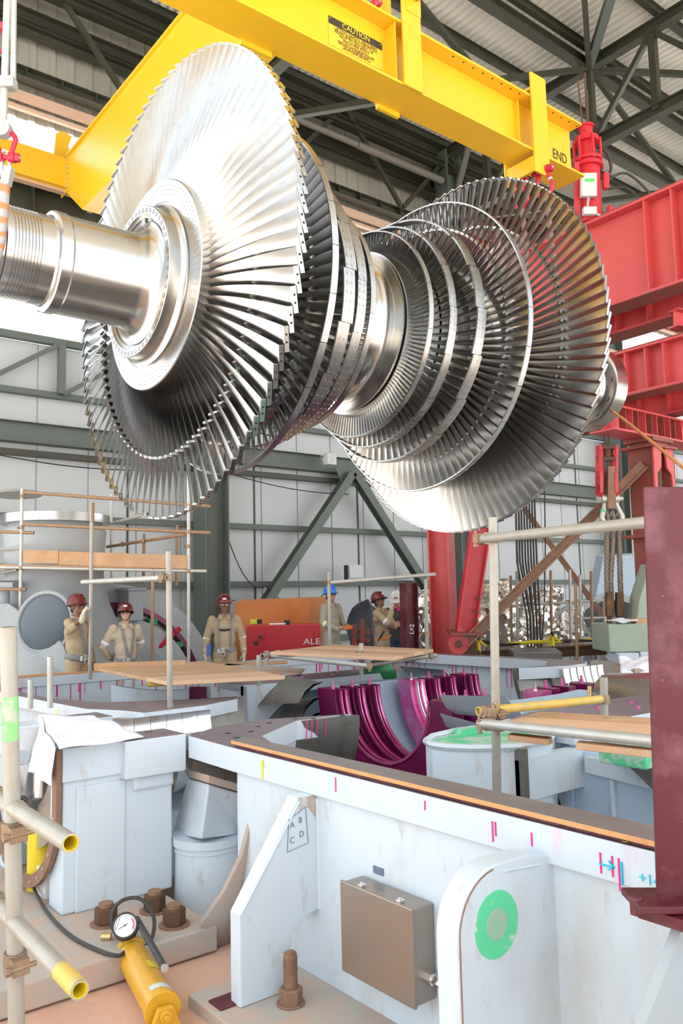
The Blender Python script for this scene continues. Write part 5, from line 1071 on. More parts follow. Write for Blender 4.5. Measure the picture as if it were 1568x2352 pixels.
# rear scaffold
D = 11.4; E2 = 12.3
def G(x, y, d=D): return P(x, y, d)
scaf('scaffold', 'brown tube scaffold with toe boards wrapped around the grey inlet at the left', V((G(240, 1500).x, G(240, 1500).y, ZG)),
 [(G(51, 1122), G(43, 1620), 'galv'), (G(433, 1060), G(433, 1620), 'galv'), (G(255, 1135, 13.6), G(256, 1345, 13.6), 'galv'), (G(351, 1306), G(348, 1620), 'tuberust'), (G(331, 1226, 13), G(329, 1345, 13), 'tuberust'), (G(407, 1206, 13), G(405, 1345, 13), 'tuberust'),
  (G(52, 1130), G(484, 1163), 'tuberust'), (G(52, 1204), G(484, 1224), 'tuberust'), (G(-60, 1219), G(78, 1224), 'tuberust'), (G(-60, 1302), G(474, 1312), 'galv'), (G(-60, 1353), G(60, 1354), 'tuberust'), (G(-60, 1412), G(58, 1413), 'tuberust'),
  (G(246, 1205, 13.4), G(340, 1180, D), 'galv'), (G(246, 1256, 13.4), G(436, 1226, D), 'tuberust'), (G(-40, 1325, 12.6), G(40, 1308, D), 'galv'), (G(-30, 1265, 13), G(48, 1258, D), 'galv')],
 [(G(51, 1140), Z3), (G(50, 1212), Z3), (G(48, 1305), Z3), (G(433, 1222), Z3), (G(433, 1312), Z3), (G(47, 1354), Z3), (G(46, 1412), Z3), (G(210, 1307, D), CR), (G(45, 1468), Z3), (G(44, 1530), Z3), (G(433, 1255), Z3), (G(330, 1243, 12.4), CR), (G(282, 1250, 13), CR)])
for k, (x0, x1, y0, y1, lab) in enumerate(((54, 136, 1262, 1292, 'short toe board at the left end of the rear scaffold'), (137, 431, 1266, 1297, 'long toe board running along the rear scaffold to its right post'))):
    b = MB(); dy = (x1-x0)*.032; q = [G(x0, y0+(0 if k == 0 else 0)), G(x1, y0+dy), G(x1, y1+dy), G(x0, y1)]; b.prism([w_-CF*.03 for w_ in q], CF*.04); tag(b.build('toe_board', M['wood'], None, ang=0, bevel=.004), lab, 'plank')
for k in range(4):
    u0, u1 = k/4, (k+1)/4-.012; p0, p1, p2, p3 = G(-40, 1297), G(430, 1302), G(400, 1296, 13.2), G(-40, 1292, 13.2)
    plank([p0.lerp(p3, u0), p1.lerp(p2, u0), p1.lerp(p2, u1), p0.lerp(p3, u1)], ['front deck plank of the rear scaffold under the toe boards', 'second deck plank of the rear scaffold, mostly hidden by toe boards', 'third deck plank of the rear scaffold, mostly hidden by toe boards', 'rear deck plank of the rear scaffold against the grey inlet'][k], 'deck planks of the rear scaffold', .04)
b = MB(); b.tube(G(45, 1425), G(45, 1452), RT+.006, n=12); b.build('teal_tag', paint('teal_tag', (.05, .45, .48), .5), bpy.data.objects['scaffold.003'] if 'scaffold.003' in bpy.data.objects else None)
b = MB(); b.lathe([(0, .0001), (.0, .42), (.03, .44), (.04, .42)], P(40, 1138, 14.6), V((0, .05, 1)), 24); tag(b.build('plastic_lid', M['galv'], None), 'thin pale round cover seen edge-on behind the top rail of the rear scaffold', 'cover')
# ================================================================== BACKGROUND, CENTRE
def boxthing(name, x0, x1, y0, y1, D, dep, mat, lab, cat, ground=True, part='box_body'):
    p = P((x0+x1)/2, y1, D); fx = (CR-Z3*CR.z).normalized(); fy = Z3.cross(fx)
    w_ = (x1-x0)/FPX*D; top = P((x0+x1)/2, y0, D).z; lo = ZG if ground else p.z
    r = root(name, (p.x, p.y, lo), lab, cat); b = MB(); ctr = V((p.x, p.y, (top+lo)/2))+fy*dep/2
    b.obox(ctr, (w_, dep, top-lo), (fx, fy, Z3)); o = b.build(part, M[mat], r, ang=0, bevel=.015); return r, ctr, fx, fy, w_, top-lo
r_, c, fx, fy, w_, h_ = boxthing('power_pack', 567, 735, 1436, 1515, 14.6, .9, 'redclean', 'bright red power pack box with white letters behind the gloved man', 'power pack')
f0 = c-fy*.455
text('ALE', P(716, 1474, 14.58), fx, Z3, .15, M['white'], r_, depth=.002, sx=1.25)
b = MB(); q = P(598, 1464, 14.58); b.tube(q-fy*.0, q-fy*.008, .035, n=14); q = P(587, 1477, 14.58); b.obox(q, (.07, .012, .07), (fx, fy, Z3)); b.build('latch', M['rubber'], r_)
b = MB(); q = P(665, 1490, 14.585); b.obox(q, (.85, .006, .62), (fx, fy, Z3)); b.build('door_panel', M['redclean'], r_, bevel=.004)
q = P(583, 1428, 14.8); r2 = root('tape_measure', q, 'small yellow and black item on the left end of the red power pack', 'tool'); b = MB(); b.obox(q, (.13, .1, .09), (fx, fy, Z3)); b.build('tool_body', M['hiviz'], r2, bevel=.01); b = MB(); b.obox(q+fx*.1, (.09, .1, .08), (fx, fy, Z3)); b.build('grip', M['black'], r2, bevel=.01)
q = P(659, 1432, 14.8); b = MB(); b.tube(q-Z3*.03, q+Z3*.06, .055, n=14); tag(b.build('black_cap', M['black'], None), 'small black cap on top of the red power pack', 'cap')
b = MB(); b.tube(P(618, 1434, 14.75), P(656, 1433, 14.75), .02, n=10); tag(b.build('marker_tube', M['white'], None), 'thin white tube lying on top of the red power pack', 'tube')
p = P(640, 1440, 15.6)
def lumpy(corners_lo, corners_hi, mat, name, lab, cat, n=10, amp=.04):
    b = MB(); lo = [V(q) for q in corners_lo]; hi = [V(q) for q in corners_hi]
    for k in range(4):
        a, b_, c_, d_ = lo[k], lo[(k+1) % 4], hi[(k+1) % 4], hi[k]; vs = []
        for j in range(n+1):
            for i in range(n+1):
                u, v = i/n, j/n; vs.append((a*(1-u)+b_*u)*(1-v)+(d_*(1-u)+c_*u)*v)
        b.add(vs, [(j*(n+1)+i, j*(n+1)+i+1, (j+1)*(n+1)+i+1, (j+1)*(n+1)+i) for j in range(n) for i in range(n)])
    vs = []
    for j in range(n+1):
        for i in range(n+1):
            u, v = i/n, j/n; vs.append((hi[0]*(1-u)+hi[1]*u)*(1-v)+(hi[3]*(1-u)+hi[2]*u)*v)
    b.add(vs, [(j*(n+1)+i, j*(n+1)+i+1, (j+1)*(n+1)+i+1, (j+1)*(n+1)+i) for j in range(n) for i in range(n)])
    b.v = [q+V((sin(5*q.x+7*q.z), sin(6*q.y+5*q.z+1), sin(7*q.x+4*q.y)))*amp for q in b.v]
    return tag(b.build(name, M[mat], None, ang=60), lab, cat)
lo = [P(538, 1520, 15.6), P(712, 1520, 15.6), P(752, 1505, 17.0), P(590, 1505, 17.6)]; hi = [P(538, 1382, 15.6), P(712, 1376, 15.6), P(752, 1373, 17.0), P(590, 1378, 17.6)]
for q in lo: q.z = ZG
lumpy(lo, hi, 'tarp', 'covered_crate', 'crate under a dirty orange tarpaulin behind the red power pack', 'crate', amp=.025)
b = MB(); b.tube(P(497, 1382, 15.5), V((P(497, 1500, 15.5).x, P(497, 1500, 15.5).y, ZG)), .015, n=8); b.tube(P(497, 1383, 15.5), P(540, 1379, 15.5), .012, n=8); tag(b.build('thin_frame', M['rust'], None), 'thin rusty rod frame beside the orange tarpaulin crate', 'frame')
lo = [P(792, 1520, 14.9), P(872, 1520, 14.9), P(880, 1505, 15.6), P(815, 1505, 15.9)]; hi = [P(806, 1400, 15.0), P(846, 1378, 15.2), P(866, 1392, 15.5), P(828, 1374, 15.6)]
for q in lo: q.z = ZG
lumpy(lo, hi, 'darktarp', 'covered_load', 'dark blue tarpaulin bundle between the blue-helmeted man and the man touching his chin', 'bundle', amp=.05)
D = 13.6; r_ = root('steel_bracket', P(825, 1500, D), 'small dark red steel bracket with two upright plates beside the orange remote', 'bracket')
for x, y in ((813, 1434), (832, 1422)):
    b = MB(); b.obox(P(x, (y+1500)/2, D), (.085, .02, (1500-y)/FPX*D), (CR, CF, CU)); b.build('upright_plate', M['rustred'], r_, ang=0, bevel=.004)
b = MB(); b.bar(P(810, 1455, D+.1), P(850, 1450, D+.1), .08, .09); b.bar(P(812, 1474, D+.1), P(850, 1470, D+.1), .05, .06); b.build('cross_bar', M['rustred'], r_, ang=0)
# ================================================================== BACKGROUND, RIGHT
def foil(name, blobs, lab, seed):
    rnd = random.Random(seed); r = root(name, (P(blobs[0][0], 1500, blobs[0][3]).x, P(blobs[0][0], 1500, blobs[0][3]).y, ZG), lab, 'wrapped machine')
    for x, y, rad, D in blobs:
        bm = bmesh.new(); bmesh.ops.create_icosphere(bm, subdivisions=4, radius=1)
        ph = [rnd.uniform(0, 6) for _ in range(6)]; ctr = P(x, y, D)
        dirs = [V((rnd.gauss(0, 1), rnd.gauss(0, 1), rnd.gauss(0, 1))).normalized() for _ in range(26)]; offs = [rnd.uniform(.62, .95) for _ in dirs]
        vs = []
        for v in bm.verts:
            q = v.co.copy(); s = min([1.0]+[o/max(q.dot(d), .01) for d, o in zip(dirs, offs) if q.dot(d) > o])
            s += .035*sin(11*q.x+ph[0])*sin(13*q.y+ph[1])+.03*sin(19*q.z+ph[2]+7*q.x)+.02*sin(31*q.y+17*q.z)
            w_ = ctr+(CR*q.x*rad[0]+CF*q.y*rad[0]+CU*q.z*rad[1])*s; w_.z = max(w_.z, ZG); vs.append(w_)
        m = MB(); m.add(vs, [[v.index for v in f.verts] for f in bm.faces]); bm.free(); m.build('foil_wrap', M['foil'], r, ang=24)
foil('wrapped_machine', [(1125, 1425, (.62, .80), 15.2), (1085, 1460, (.4, .55), 14.9), (1160, 1375, (.35, .38), 15.4)], 'machine wrapped in crumpled silver foil right behind the bright red strut', 3)
foil('wrapped_machine', [(1232, 1430, (.52, .72), 15.8), (1255, 1380, (.36, .45), 16.0), (1200, 1465, (.4, .4), 15.6)], 'machine wrapped in crumpled silver foil behind the black hanging cables', 5)
foil('wrapped_machine', [(1300, 1445, (.42, .55), 16.2), (1322, 1425, (.22, .45), 16.0)], 'silver foil wrapped machine nearest the big grey hood on the right', 8)
foil('wrapped_machine', [(955, 1405, (.3, .5), 15.9), (975, 1380, (.2, .3), 15.9), (960, 1475, (.3, 1.1), 15.9)], 'silver foil wrapped machine behind the slim dark red guide post', 9)
for k in range(8):
    x0 = 1183+k*6.2; x1 = 1213+k*3.6+(4 if k % 2 else 0)
    b = MB(); q = [P(x0, 900, 14.2), P(x0+1, 1160, 14.2), P(x0+4+k*.3, 1290, 14.1), P(x1-3, 1420, 14.0), P(x1, 1500, 14.0)]; b.path(q, .017, 7)
    tag(b.build('hanging_cable', M['rubber'], None), 'black cable in the bundle hanging in front of the silver foil', 'cable', 'black cables hanging in a bundle')
b = MB(); b.path([P(1250, 1120, 14.4), P(1252, 1250, 14.4), P(1250, 1380, 14.4), P(1243, 1500, 14.2)], .012, 6); tag(b.build('hanging_cable', M['rubber'], None), 'lone thin black cable hanging right of the cable bundle', 'cable')
D = 14.2
scaf('scaffold', 'grey tube railing with many uprights in front of the silver foil', P(1250, 1500, D),
 [(P(x, y0, D), V((P(x+2, 1530, D).x, P(x+2, 1530, D).y, ZG)), 'galv' if k % 3 else 'tuberust') for k, (x, y0) in enumerate(((1172, 1322), (1186, 1312), (1217, 1320), (1264, 1310), (1308, 1308), (1331, 1320), (1357, 1312), (1387, 1370)))]
 + [(P(1060, 1398, D), P(1395, 1378, D), 'galv'), (P(1325, 1421, D), P(1398, 1418, D), 'galv'), (P(1325, 1466, D), P(1398, 1462, D), 'galv'), (P(1328, 1478, D-.2), P(1400, 1474, D-.2), 'galv'), (P(1090, 1460, D), P(1090, 1525, D), 'galv')],
 [(P(x, 1388-(x-1200)*.06, D), Z3) for x in (1172, 1217, 1264, 1308, 1357)])
D = 12.2; scaf('scaffold_pole', 'rusty scaffold upright standing apart in front of the striped tape', P(1324, 1520, D), [(P(1321, 1342, D), V((P(1325, 1560, D).x, P(1325, 1560, D).y, ZG)), 'tuberust')], [(P(1323, 1473, D), Z3)])
m, t, bs = node_mat('striped_tape'); geo = t.nodes.new('ShaderNodeNewGeometry'); wv = t.nodes.new('ShaderNodeTexWave'); wv.bands_direction = 'DIAGONAL'; wv.inputs['Scale'].default_value = 2.6
t.links.new(geo.outputs['Position'], wv.inputs[0]); rp = t.nodes.new('ShaderNodeValToRGB'); rp.color_ramp.interpolation = 'CONSTANT'; rp.color_ramp.elements[0].color = (.85, .70, .04, 1); rp.color_ramp.elements[1].color = (.03, .03, .03, 1); rp.color_ramp.elements[1].position = .55
t.links.new(wv.outputs[0], rp.inputs[0]); t.links.new(rp.outputs[0], bs.inputs['Base Color']); M['stripe'] = m
b = MB(); b.path([P(1093, 1470, 13.9), P(1150, 1481, 13.9), P(1220, 1475, 13.9), P(1320, 1472, 13.9), P(1400, 1468, 13.9)], .03, 4); tag(b.build('barrier_tape', M['stripe'], None), 'yellow and black barrier tape strung along the grey tube railing', 'tape')
for x, y0, lab in ((1098, 1460, 'yellow barrier post beside the foot of the red strut'), (1268, 1450, 'yellow barrier post with slanted arms right of the black cables')):
    r_ = root('barrier_post', P(x, 1500, 13.7), lab, 'barrier post'); b = MB(); b.bar(P(x, y0, 13.7), P(x+1, 1512, 13.7), .05, .05); b.build('post', M['stripe'], r_, ang=0)
    b = MB(); b.bar(P(x, y0+8, 13.7), P(x-16, y0+24, 13.7), .035, .035); b.bar(P(x, y0+8, 13.7), P(x+18, y0+24, 13.7), .035, .035); b.build('arm', M['tape'], r_, ang=0)
b = MB(); b.ibeam(P(1105, 1506, 13), P(1410, 1490, 12.6), .16, .16, .015, .01); tag(b.build('steel_beam', M['rust'], None, ang=0), 'rusty steel beam lying on the floor in front of the silver foil', 'beam')
b = MB(); b.obox(P(1228, 1502, 12.2), (.72, .4, .12), (CR, CF, CU)); tag(b.build('steel_block', M['darksteel'], None, bevel=.01), 'dark steel block lying on the floor below the black cables', 'block')
# grey hood and green machine bed
c = P(1410, 1500, 16.5); c.z = ZG; d_ = (V((-CF.x, -CF.y, 0))+V((CR.x, CR.y, 0))*.1).normalized()
r_ = root('exhaust_hood', c, 'large grey hood with round dark opening behind the thick wire ropes', 'turbine casing')
zc = P(1410, 1490, 16.5).z
cc = V((c.x, c.y, zc)); b = MB(); b.lathe([(.0, 1.12), (.06, 1.12), (.06, .98), (-.5, .92), (-1.2, .4), (-1.2, .05), (-1.3, .05), (-1.3, 1.0), (-.2, 1.1)], cc, d_, 48); b.build('hood', M['greybody'], r_)
for k in range(6):
    a = k*pi/3+.3; u, v = frame(d_); w_ = u*cos(a)+v*sin(a); b = MB(); b.bar(cc+w_*.15-d_*.9, cc+w_*.95-d_*.1, .05, .2, up=d_); b.build('spoke', M['greybody'], r_, ang=0)
lo = [P(1385, 1368, 16.6), P(1500, 1368, 16.6)]; b = MB(); b.prism([P(1365, 1380, 17.2), P(1385, 1278, 17.4), P(1520, 1270, 17.4), P(1540, 1390, 17.2)], CF*.5); b.build('hood_back', M['casing2'], r_, ang=0, bevel=.02)
r_, c, fx, fy, w_, h_ = boxthing('machine_bed', 1400, 1530, 1432, 1497, 11.3, .8, 'sage', 'sage green machine bed block left of the dark red guide post', 'machine', ground=False)
b = MB(); b.prism([P(1462, 1432, 11.5), P(1468, 1380, 11.5), P(1492, 1300, 11.6), P(1530, 1300, 11.6), P(1530, 1432, 11.5)], CF*.4); b.build('column', M['sage'], r_, ang=0, bevel=.02)
b = MB(); q = P(1465, 1515, 11.4); b.obox(P(1430, 1510, 11.4), (.28, .5, .15), (fx, fy, Z3)); b.obox(P(1490, 1525, 11.5), (.4, .5, .38), (fx, fy, Z3)); b.build('foot', M['casing'], r_, ang=0, bevel=.01)
b = MB(); b.prism([(P(1440, 1520, 11.5).x+dx, P(1440, 1520, 11.5).y+dy, ZG) for dx, dy in ((-.3, -.3), (.5, -.3), (.5, .4), (-.3, .4))], Z3*(P(1440, 1516, 11.5).z-ZG)); b.build('plinth', M['basegrey'], r_, ang=0)
q = P(1431, 1426, 11.4); cloth(q-fx*.18-fy*.1, q+fx*.18-fy*.1, q+fx*.18+fy*.2+Z3*.02, q-fx*.18+fy*.2+Z3*.02, 'paper_sheet', 'crumpled white sheet lying on top of the sage green machine bed', .02, cat='sheet')
b = MB(); b.obox(P(1472, 1426, 11.45), (.22, .2, .075), (fx, fy, Z3)); tag(b.build('timber_block', M['wood'], None, bevel=.005), 'small timber block on top of the sage green machine bed', 'block')
# ================================================================== PEOPLE
def person(x, D, ytop, front, lab, cloth_m, skin_m, helm_m, arms, head=(0, 0), gloves=(), harness=None, glasses='lens', ground=ZG, fill=1.0, collar=None, short=False, trouser=None, torso_lean=0, bands=None, logo=None, strapchin=False):
    hp = P(x, ytop, D); base = V((hp.x, hp.y, ground)); S = (hp.z-ground)/1.815
    fr = V(front); fr.z = 0; fr.normalize(); rt = fr.cross(Z3)
    T = lambda q: base + (rt*q[0] + fr*q[1] + Z3*q[2])*S
    rp = root('person', base, lab, 'person')
    def fin(mb, name, mat, vox=None, parent=rp, ang=60, sub=0):
        mb.v = [T(q) for q in mb.v]; o = mb.build(name, mat, parent, ang=ang)
        if vox:
            m = o.modifiers.new('fuse', 'REMESH'); m.mode = 'VOXEL'; m.voxel_size = vox; m.use_smooth_shade = True
            s = o.modifiers.new('soft', 'SMOOTH'); s.factor = .5; s.iterations = 2
        return o
    piv = V((0, 0, 1.53)); HR = Matrix.Rotation(radians(head[0]), 3, 'Z') @ Matrix.Rotation(radians(head[1]), 3, 'X')
    Hd = lambda q: piv + HR @ (V(q)-piv)
    def hv(mb, n0): mb.v[n0:] = [Hd(q) for q in mb.v[n0:]]
    def hand(mb, w, d, n, g=0., curl=.9):
        w, d, n = V(w), V(d).normalized(), V(n).normalized(); s = d.cross(n).normalized(); n = s.cross(d)
        mb.ball(w+d*.045, (.042+g, .019+g, .055+g), 10, (s, n, d)); mb.cap(w-d*.02, w+d*.02, .026+g, .028+g, 8)
        for k, L in enumerate((.070, .082, .076, .058)):
            o = s*(.030-.020*k); p = w+d*.088+o; c1, c2 = curl*.5, curl*1.3
            p1 = p+(d*cos(c1)+n*sin(c1))*L*.55; p2 = p1+(d*cos(c2)+n*sin(c2))*L*.55
            mb.cap(p-d*.03, p1, .0098+g, .009+g, 8); mb.cap(p1, p2, .009+g, .0078+g, 8)
        p = w+d*.03+s*.038; p1 = p+(d*.6+s*.6+n*.45).normalized()*.042; p2 = p1+(d*.85+s*.15+n*.55).normalized()*.034
        mb.cap(w+d*.015+s*.02, p, .015+g, .014+g, 8); mb.cap(p, p1, .0135+g, .0115+g, 8); mb.cap(p1, p2, .0112+g, .009+g, 8)
    sh = {1: V((.185, 0, 1.425)), -1: V((-.185, 0, 1.425))}
    # --- body: one continuous surface
    b = MB(); n0 = 0
    b.ball((0, -.004, 1.665), (.074, .094, .098), 16); b.ball((0, .022, 1.60), (.060, .070, .075), 14); b.ball((0, .058, 1.555), (.034, .03, .026), 10)
    b.cap((0, .088, 1.655), (0, .108, 1.618), .010, .0155, 8); b.ball((0, .095, 1.612), (.021, .014, .011), 8)
    b.ball((0, .086, 1.583), (.026, .012, .006), 8); b.ball((0, .084, 1.574), (.023, .012, .007), 8); b.cap((-.05, .074, 1.672), (.05, .074, 1.672), .014, None, 8)
    for s in (-1, 1): b.ball((s*.043, .07, 1.615), (.02, .02, .018), 8); b.ball((s*.077, -.005, 1.63), (.010, .02, .033), 8); b.ball((s*.03, .08, 1.648), (.013, .012, .009), 8)
    hv(b, n0)
    b.cap((0, -.015, 1.42), Hd((0, -.008, 1.58)), .056, .052, 12)
    b.ball((0, -.005, 1.28), (.16, .10, .19), 14); b.ball((0, 0, 1.05), (.14, .095, .2), 14); b.cap(sh[-1]*.95, sh[1]*.95, .045, None, 10)
    for s in (-1, 1):
        el, wr, dn, pn = arms[s][:4]; el, wr = V(el), V(wr)
        b.cap(sh[s], el, .045, .038, 10); b.cap(el, wr, .038, .026, 10); hand(b, wr, dn, pn, 0, arms[s][4] if len(arms[s]) > 4 else .9)
        b.cap((s*.09, 0, .92), (s*.10, .01, .49), .07, .05, 10); b.cap((s*.10, .01, .49), (s*.10, -.01, .09), .05, .036, 10); b.cap((s*.10, -.02, .05), (s*.11, .13, .035), .038, .03, 8)
    body = fin(b, 'body', skin_m, .0075)
    # --- clothes
    b = MB(); f = fill
    b.ball((0, -.008, 1.30), (.185*f, .122*f, .19), 16); b.ball((0, .008, 1.12), (.168*f, .125*f, .21), 16); b.ball((0, .0, .98), (.172*f, .125*f, .12), 14); b.cap(sh[-1]*.93-Z3*.005, sh[1]*.93-Z3*.005, .066, None, 12)
    b.cap((-.06, -.03, 1.445), (.06, -.03, 1.445), .05, None, 10)
    for s in (-1, 1):
        el, wr = V(arms[s][0]), V(arms[s][1]); b.cap(sh[s], el, .068, .060, 12)
        if short: continue
        we = el.lerp(wr, arms[s][5] if len(arms[s]) > 5 else .93); b.cap(el, we, .060, .047, 12); b.cap(we-(we-el).normalized()*.03, we, .05, .049, 12)
        for k in range(3): q = el.lerp(sh[s], .12+.12*k); b.ball(q, .064-.001*k, 10)
    if short:
        for s in (-1, 1): pass
    shirt = fin(b, 'shirt', cloth_m, .012)
    b = MB()
    for s in (-1, 1): b.cap((s*.085, 0, .93), (s*.105, .01, .49), .105, .082, 12); b.cap((s*.105, .01, .49), (s*.105, -.01, .12), .08, .068, 12)
    b.ball((0, 0, .93), (.175, .125, .11), 14); fin(b, 'trousers', trouser or cloth_m, .014)
    b = MB()
    for s in (-1, 1): b.ball((s*.11, .05, .05), (.052, .135, .05), 12); b.cap((s*.105, -.02, .05), (s*.105, -.015, .17), .058, .06, 10)
    fin(b, 'boots', M['rubber'], .014)
    # collar
    b = MB(); q = [Hd((.066*cos(a), -.012+.062*sin(a), 1.493+.022*(-sin(a)))) for a in [radians(-250+32*k) for k in range(11)]]
    q = [V((.070*cos(a), -.014+.068*sin(a), 1.492-.020*sin(a))) for a in [radians(105+33*k) for k in range(11)]]; b.path(q, .019, 8); fin(b, 'collar', collar or cloth_m, parent=shirt)
    b = MB()
    for s in (-1, 1): b.prism([(s*.02, .06, 1.478), (s*.075, .03, 1.505), (s*.095, .085, 1.43), (s*.045, .112, 1.425)][::s], (0, .008, 0))
    fin(b, 'collar_wing', collar or cloth_m, parent=shirt, ang=0)
    # gloves
    for s in gloves:
        b = MB(); hand(b, arms[s][1], arms[s][2], arms[s][3], .0045, arms[s][4] if len(arms[s]) > 4 else .9); d = V(arms[s][2]).normalized(); w_ = V(arms[s][1]); b.cap(w_-d*.06, w_+d*.01, .040, .036, 10); fin(b, 'glove', M['glove'], .0075)
    # reflective bands
    for s in (bands or {}):
        el, wr = V(arms[s][0]), V(arms[s][1]); t_, m_ = bands[s]; pa, pb = (sh[s], el) if t_ < 0 else (el, wr); t_ = abs(t_)
        q0, q1 = pa.lerp(pb, t_-.09), pa.lerp(pb, t_+.09); b = MB(); b.tube(q0, q1, .0645 if pa is not el else .060, .0635 if pa is not el else .056, 16, cap=False); o = fin(b, 'reflective_band', M[m_], parent=shirt); sm = o.modifiers.new('t', 'SOLIDIFY'); sm.thickness = .004
        if m_ == 'hiviz':
            b = MB(); q0, q1 = pa.lerp(pb, t_-.03), pa.lerp(pb, t_+.05); b.tube(q0, q1, .066 if pa is not el else .061, None, 16, cap=False); fin(b, 'silver_stripe', M['reflect'], parent=shirt)
    # helmet
    b = MB(); n = 28; rings = [(1.672, 1.0), (1.70, 1.0), (1.735, .93), (1.765, .80), (1.79, .60), (1.808, .34), (1.815, .0)]
    vs = []; 
    for z, k in rings[:-1]: vs += [(.112*k*cos(2*pi*j/n), -.004+.135*k*sin(2*pi*j/n), z) for j in range(n)]
    vs.append((0, -.004, 1.815)); m_ = len(rings)-1
    fs = [(i*n+j, i*n+(j+1) % n, (i+1)*n+(j+1) % n, (i+1)*n+j) for i in range(m_-1) for j in range(n)]+[((m_-1)*n+j, (m_-1)*n+(j+1) % n, m_*n) for j in range(n)]
    b.add(vs, fs)
    vs = []
    for z, e in ((1.672, 0), (1.664, 1), (1.657, 1), (1.662, 0)):
        for j in range(n):
            a = 2*pi*j/n; fx_ = max(0, sin(a)); ex = e*(.010+.048*fx_**2); vs.append(((.112+ex*.9)*cos(a), -.004+(.135+ex)*sin(a), z-e*.014*fx_**2))
    b.add(vs, [(i*n+j, i*n+(j+1) % n, ((i+1) % 4)*n+(j+1) % n, ((i+1) % 4)*n+j) for i in range(4) for j in range(n)])
    for dx in (-.028, 0, .028): b.path([(dx, .10-.028*k, 1.765+.045*sin(pi*(k+.6)/8.4)-.2*dx*dx*8) for k in range(8)], .009, 8)
    b.v = [Hd(q) for q in b.v]; hel = fin(b, 'helmet', helm_m, ang=50)
    if logo:
        b = MB(); b.obox((0, .118, 1.728), (.052, .006, .026)); b.v = [Hd(q+V((0, .012, 0))) for q in b.v]; fin(b, 'helmet_sticker', M[logo], parent=hel)
    if strapchin:
        b = MB(); b.path([Hd((-.082, .02, 1.66)), Hd((-.072, .03, 1.60)), Hd((-.03, .05, 1.535)), Hd((.03, .05, 1.535)), Hd((.072, .03, 1.60)), Hd((.082, .02, 1.66))], .006, 6); fin(b, 'chin_strap', M['black'], parent=hel)
    b = MB(); b.ball((0, -.012, 1.655), (.081, .096, .05), 14); b.ball((0, -.055, 1.60), (.06, .045, .05), 12); b.v = [Hd(q) for q in b.v]; fin(b, 'hair', M['hair'], .009)
    # glasses
    b = MB()
    for s in (-1, 1):
        b.ball((s*.033, .098, 1.648), (.029, .010, .019), 12); b.bar((s*.062, .088, 1.652), (s*.080, .0, 1.655), .005, .010)
    b.bar((-.012, .104, 1.653), (.012, .104, 1.653), .006, .006); b.v = [Hd(q) for q in b.v]; fin(b, 'glasses', M[glasses])
    # harness
    def ribbon(pts, wd, mat='strap', name='harness_strap'):
        pts = [V(q) for q in pts]; q = []
        for i in range(len(pts)-1):
            for j in range(8): q.append(pts[i].lerp(pts[i+1], j/8))
        q.append(pts[-1]); b = MB(); vs = []
        for i, p in enumerate(q):
            d = (q[min(i+1, len(q)-1)]-q[max(i-1, 0)]).normalized(); nrm = V((p.x*.5, p.y*2, 0)).normalized(); s = d.cross(nrm).normalized()
            for k in (-1, 0, 1): vs.append(p+s*wd/2*k)
        b.add(vs, [(i*3+k, i*3+k+1, i*3+4+k, i*3+3+k) for i in range(len(q)-1) for k in (0, 1)])
        o = fin(b, name, M[mat]); sw = o.modifiers.new('wrap', 'SHRINKWRAP'); sw.target = shirt; sw.wrap_method = 'NEAREST_SURFACEPOINT'; sw.wrap_mode = 'OUTSIDE_SURFACE'; sw.offset = .010*S
        sm = o.modifiers.new('t', 'SOLIDIFY'); sm.thickness = .004; return o
    if harness:
        for s in (-1, 1):
            if harness == 'x': ribbon([(s*.085, -.08, 1.45), (s*.085, .0, 1.49), (s*.09, .10, 1.40), (s*.075, .14, 1.25), (s*.04, .14, 1.10), (s*.01, .14, .97)], .044)
            elif harness == 'h': ribbon([(s*.085, -.08, 1.45), (s*.085, .0, 1.49), (s*.10, .10, 1.40), (s*.10, .14, 1.22), (s*.09, .14, 1.08), (s*.13, .11, .95)], .040)
            ribbon([(s*.0, -.13, 1.25), (s*.1, -.11, 1.12), (s*.165, -.02, 1.0), (s*.12, .10, .95), (s*.03, .14, .92)], .042)
        if harness == 'h': ribbon([(-.10, .14, 1.27), (0, .15, 1.265), (.10, .14, 1.27)], .03, 'black', 'chest_strap')
        ribbon([(-.18, .0, .99), (-.12, .11, .98), (0, .14, .975), (.12, .11, .98), (.18, .0, .99), (.12, -.11, .99), (0, -.14, .99), (-.12, -.11, .99), (-.18, .0, .99)], .05)
        b = MB(); b.obox((.03, .155, .97), (.05, .025, .07)); b.path([(.03+.035*cos(a), .165, .93+.05*sin(a)) for a in [2*pi*i/12 for i in range(12)]], .009, 6, closed=True); b.obox((.09, .14, .96), (.04, .03, .06)); fin(b, 'buckle', M['galv'])
    return rp, T, fin, S
rH = V((CR.x, CR.y, 0)).normalized(); cH = V((-CF.x, -CF.y, 0)).normalized()      # towards the photo's right / towards the camera
hang = lambda s, o=0: (V((s*.245, -.02, 1.14)), V((s*.27, .05+o, .90)), (s*.05, .12, -1), (-s*1, .25, 0), .5)
p1 = person(179, 10.75, 1362, rH*.75+cH*.25, 'person in khaki coverall and dark red helmet gripping the slim scaffold pole', M['coverall'], M['skindark'], M['helmred'],
    {1: (V((.32, .16, 1.36)), V((.385, .36, 1.51)), (.02, .25, .9), (-.75, .65, 0), 1.5, .22), -1: hang(-1)}, head=(-10, 8), gloves=(1,), harness='x', fill=1.14)
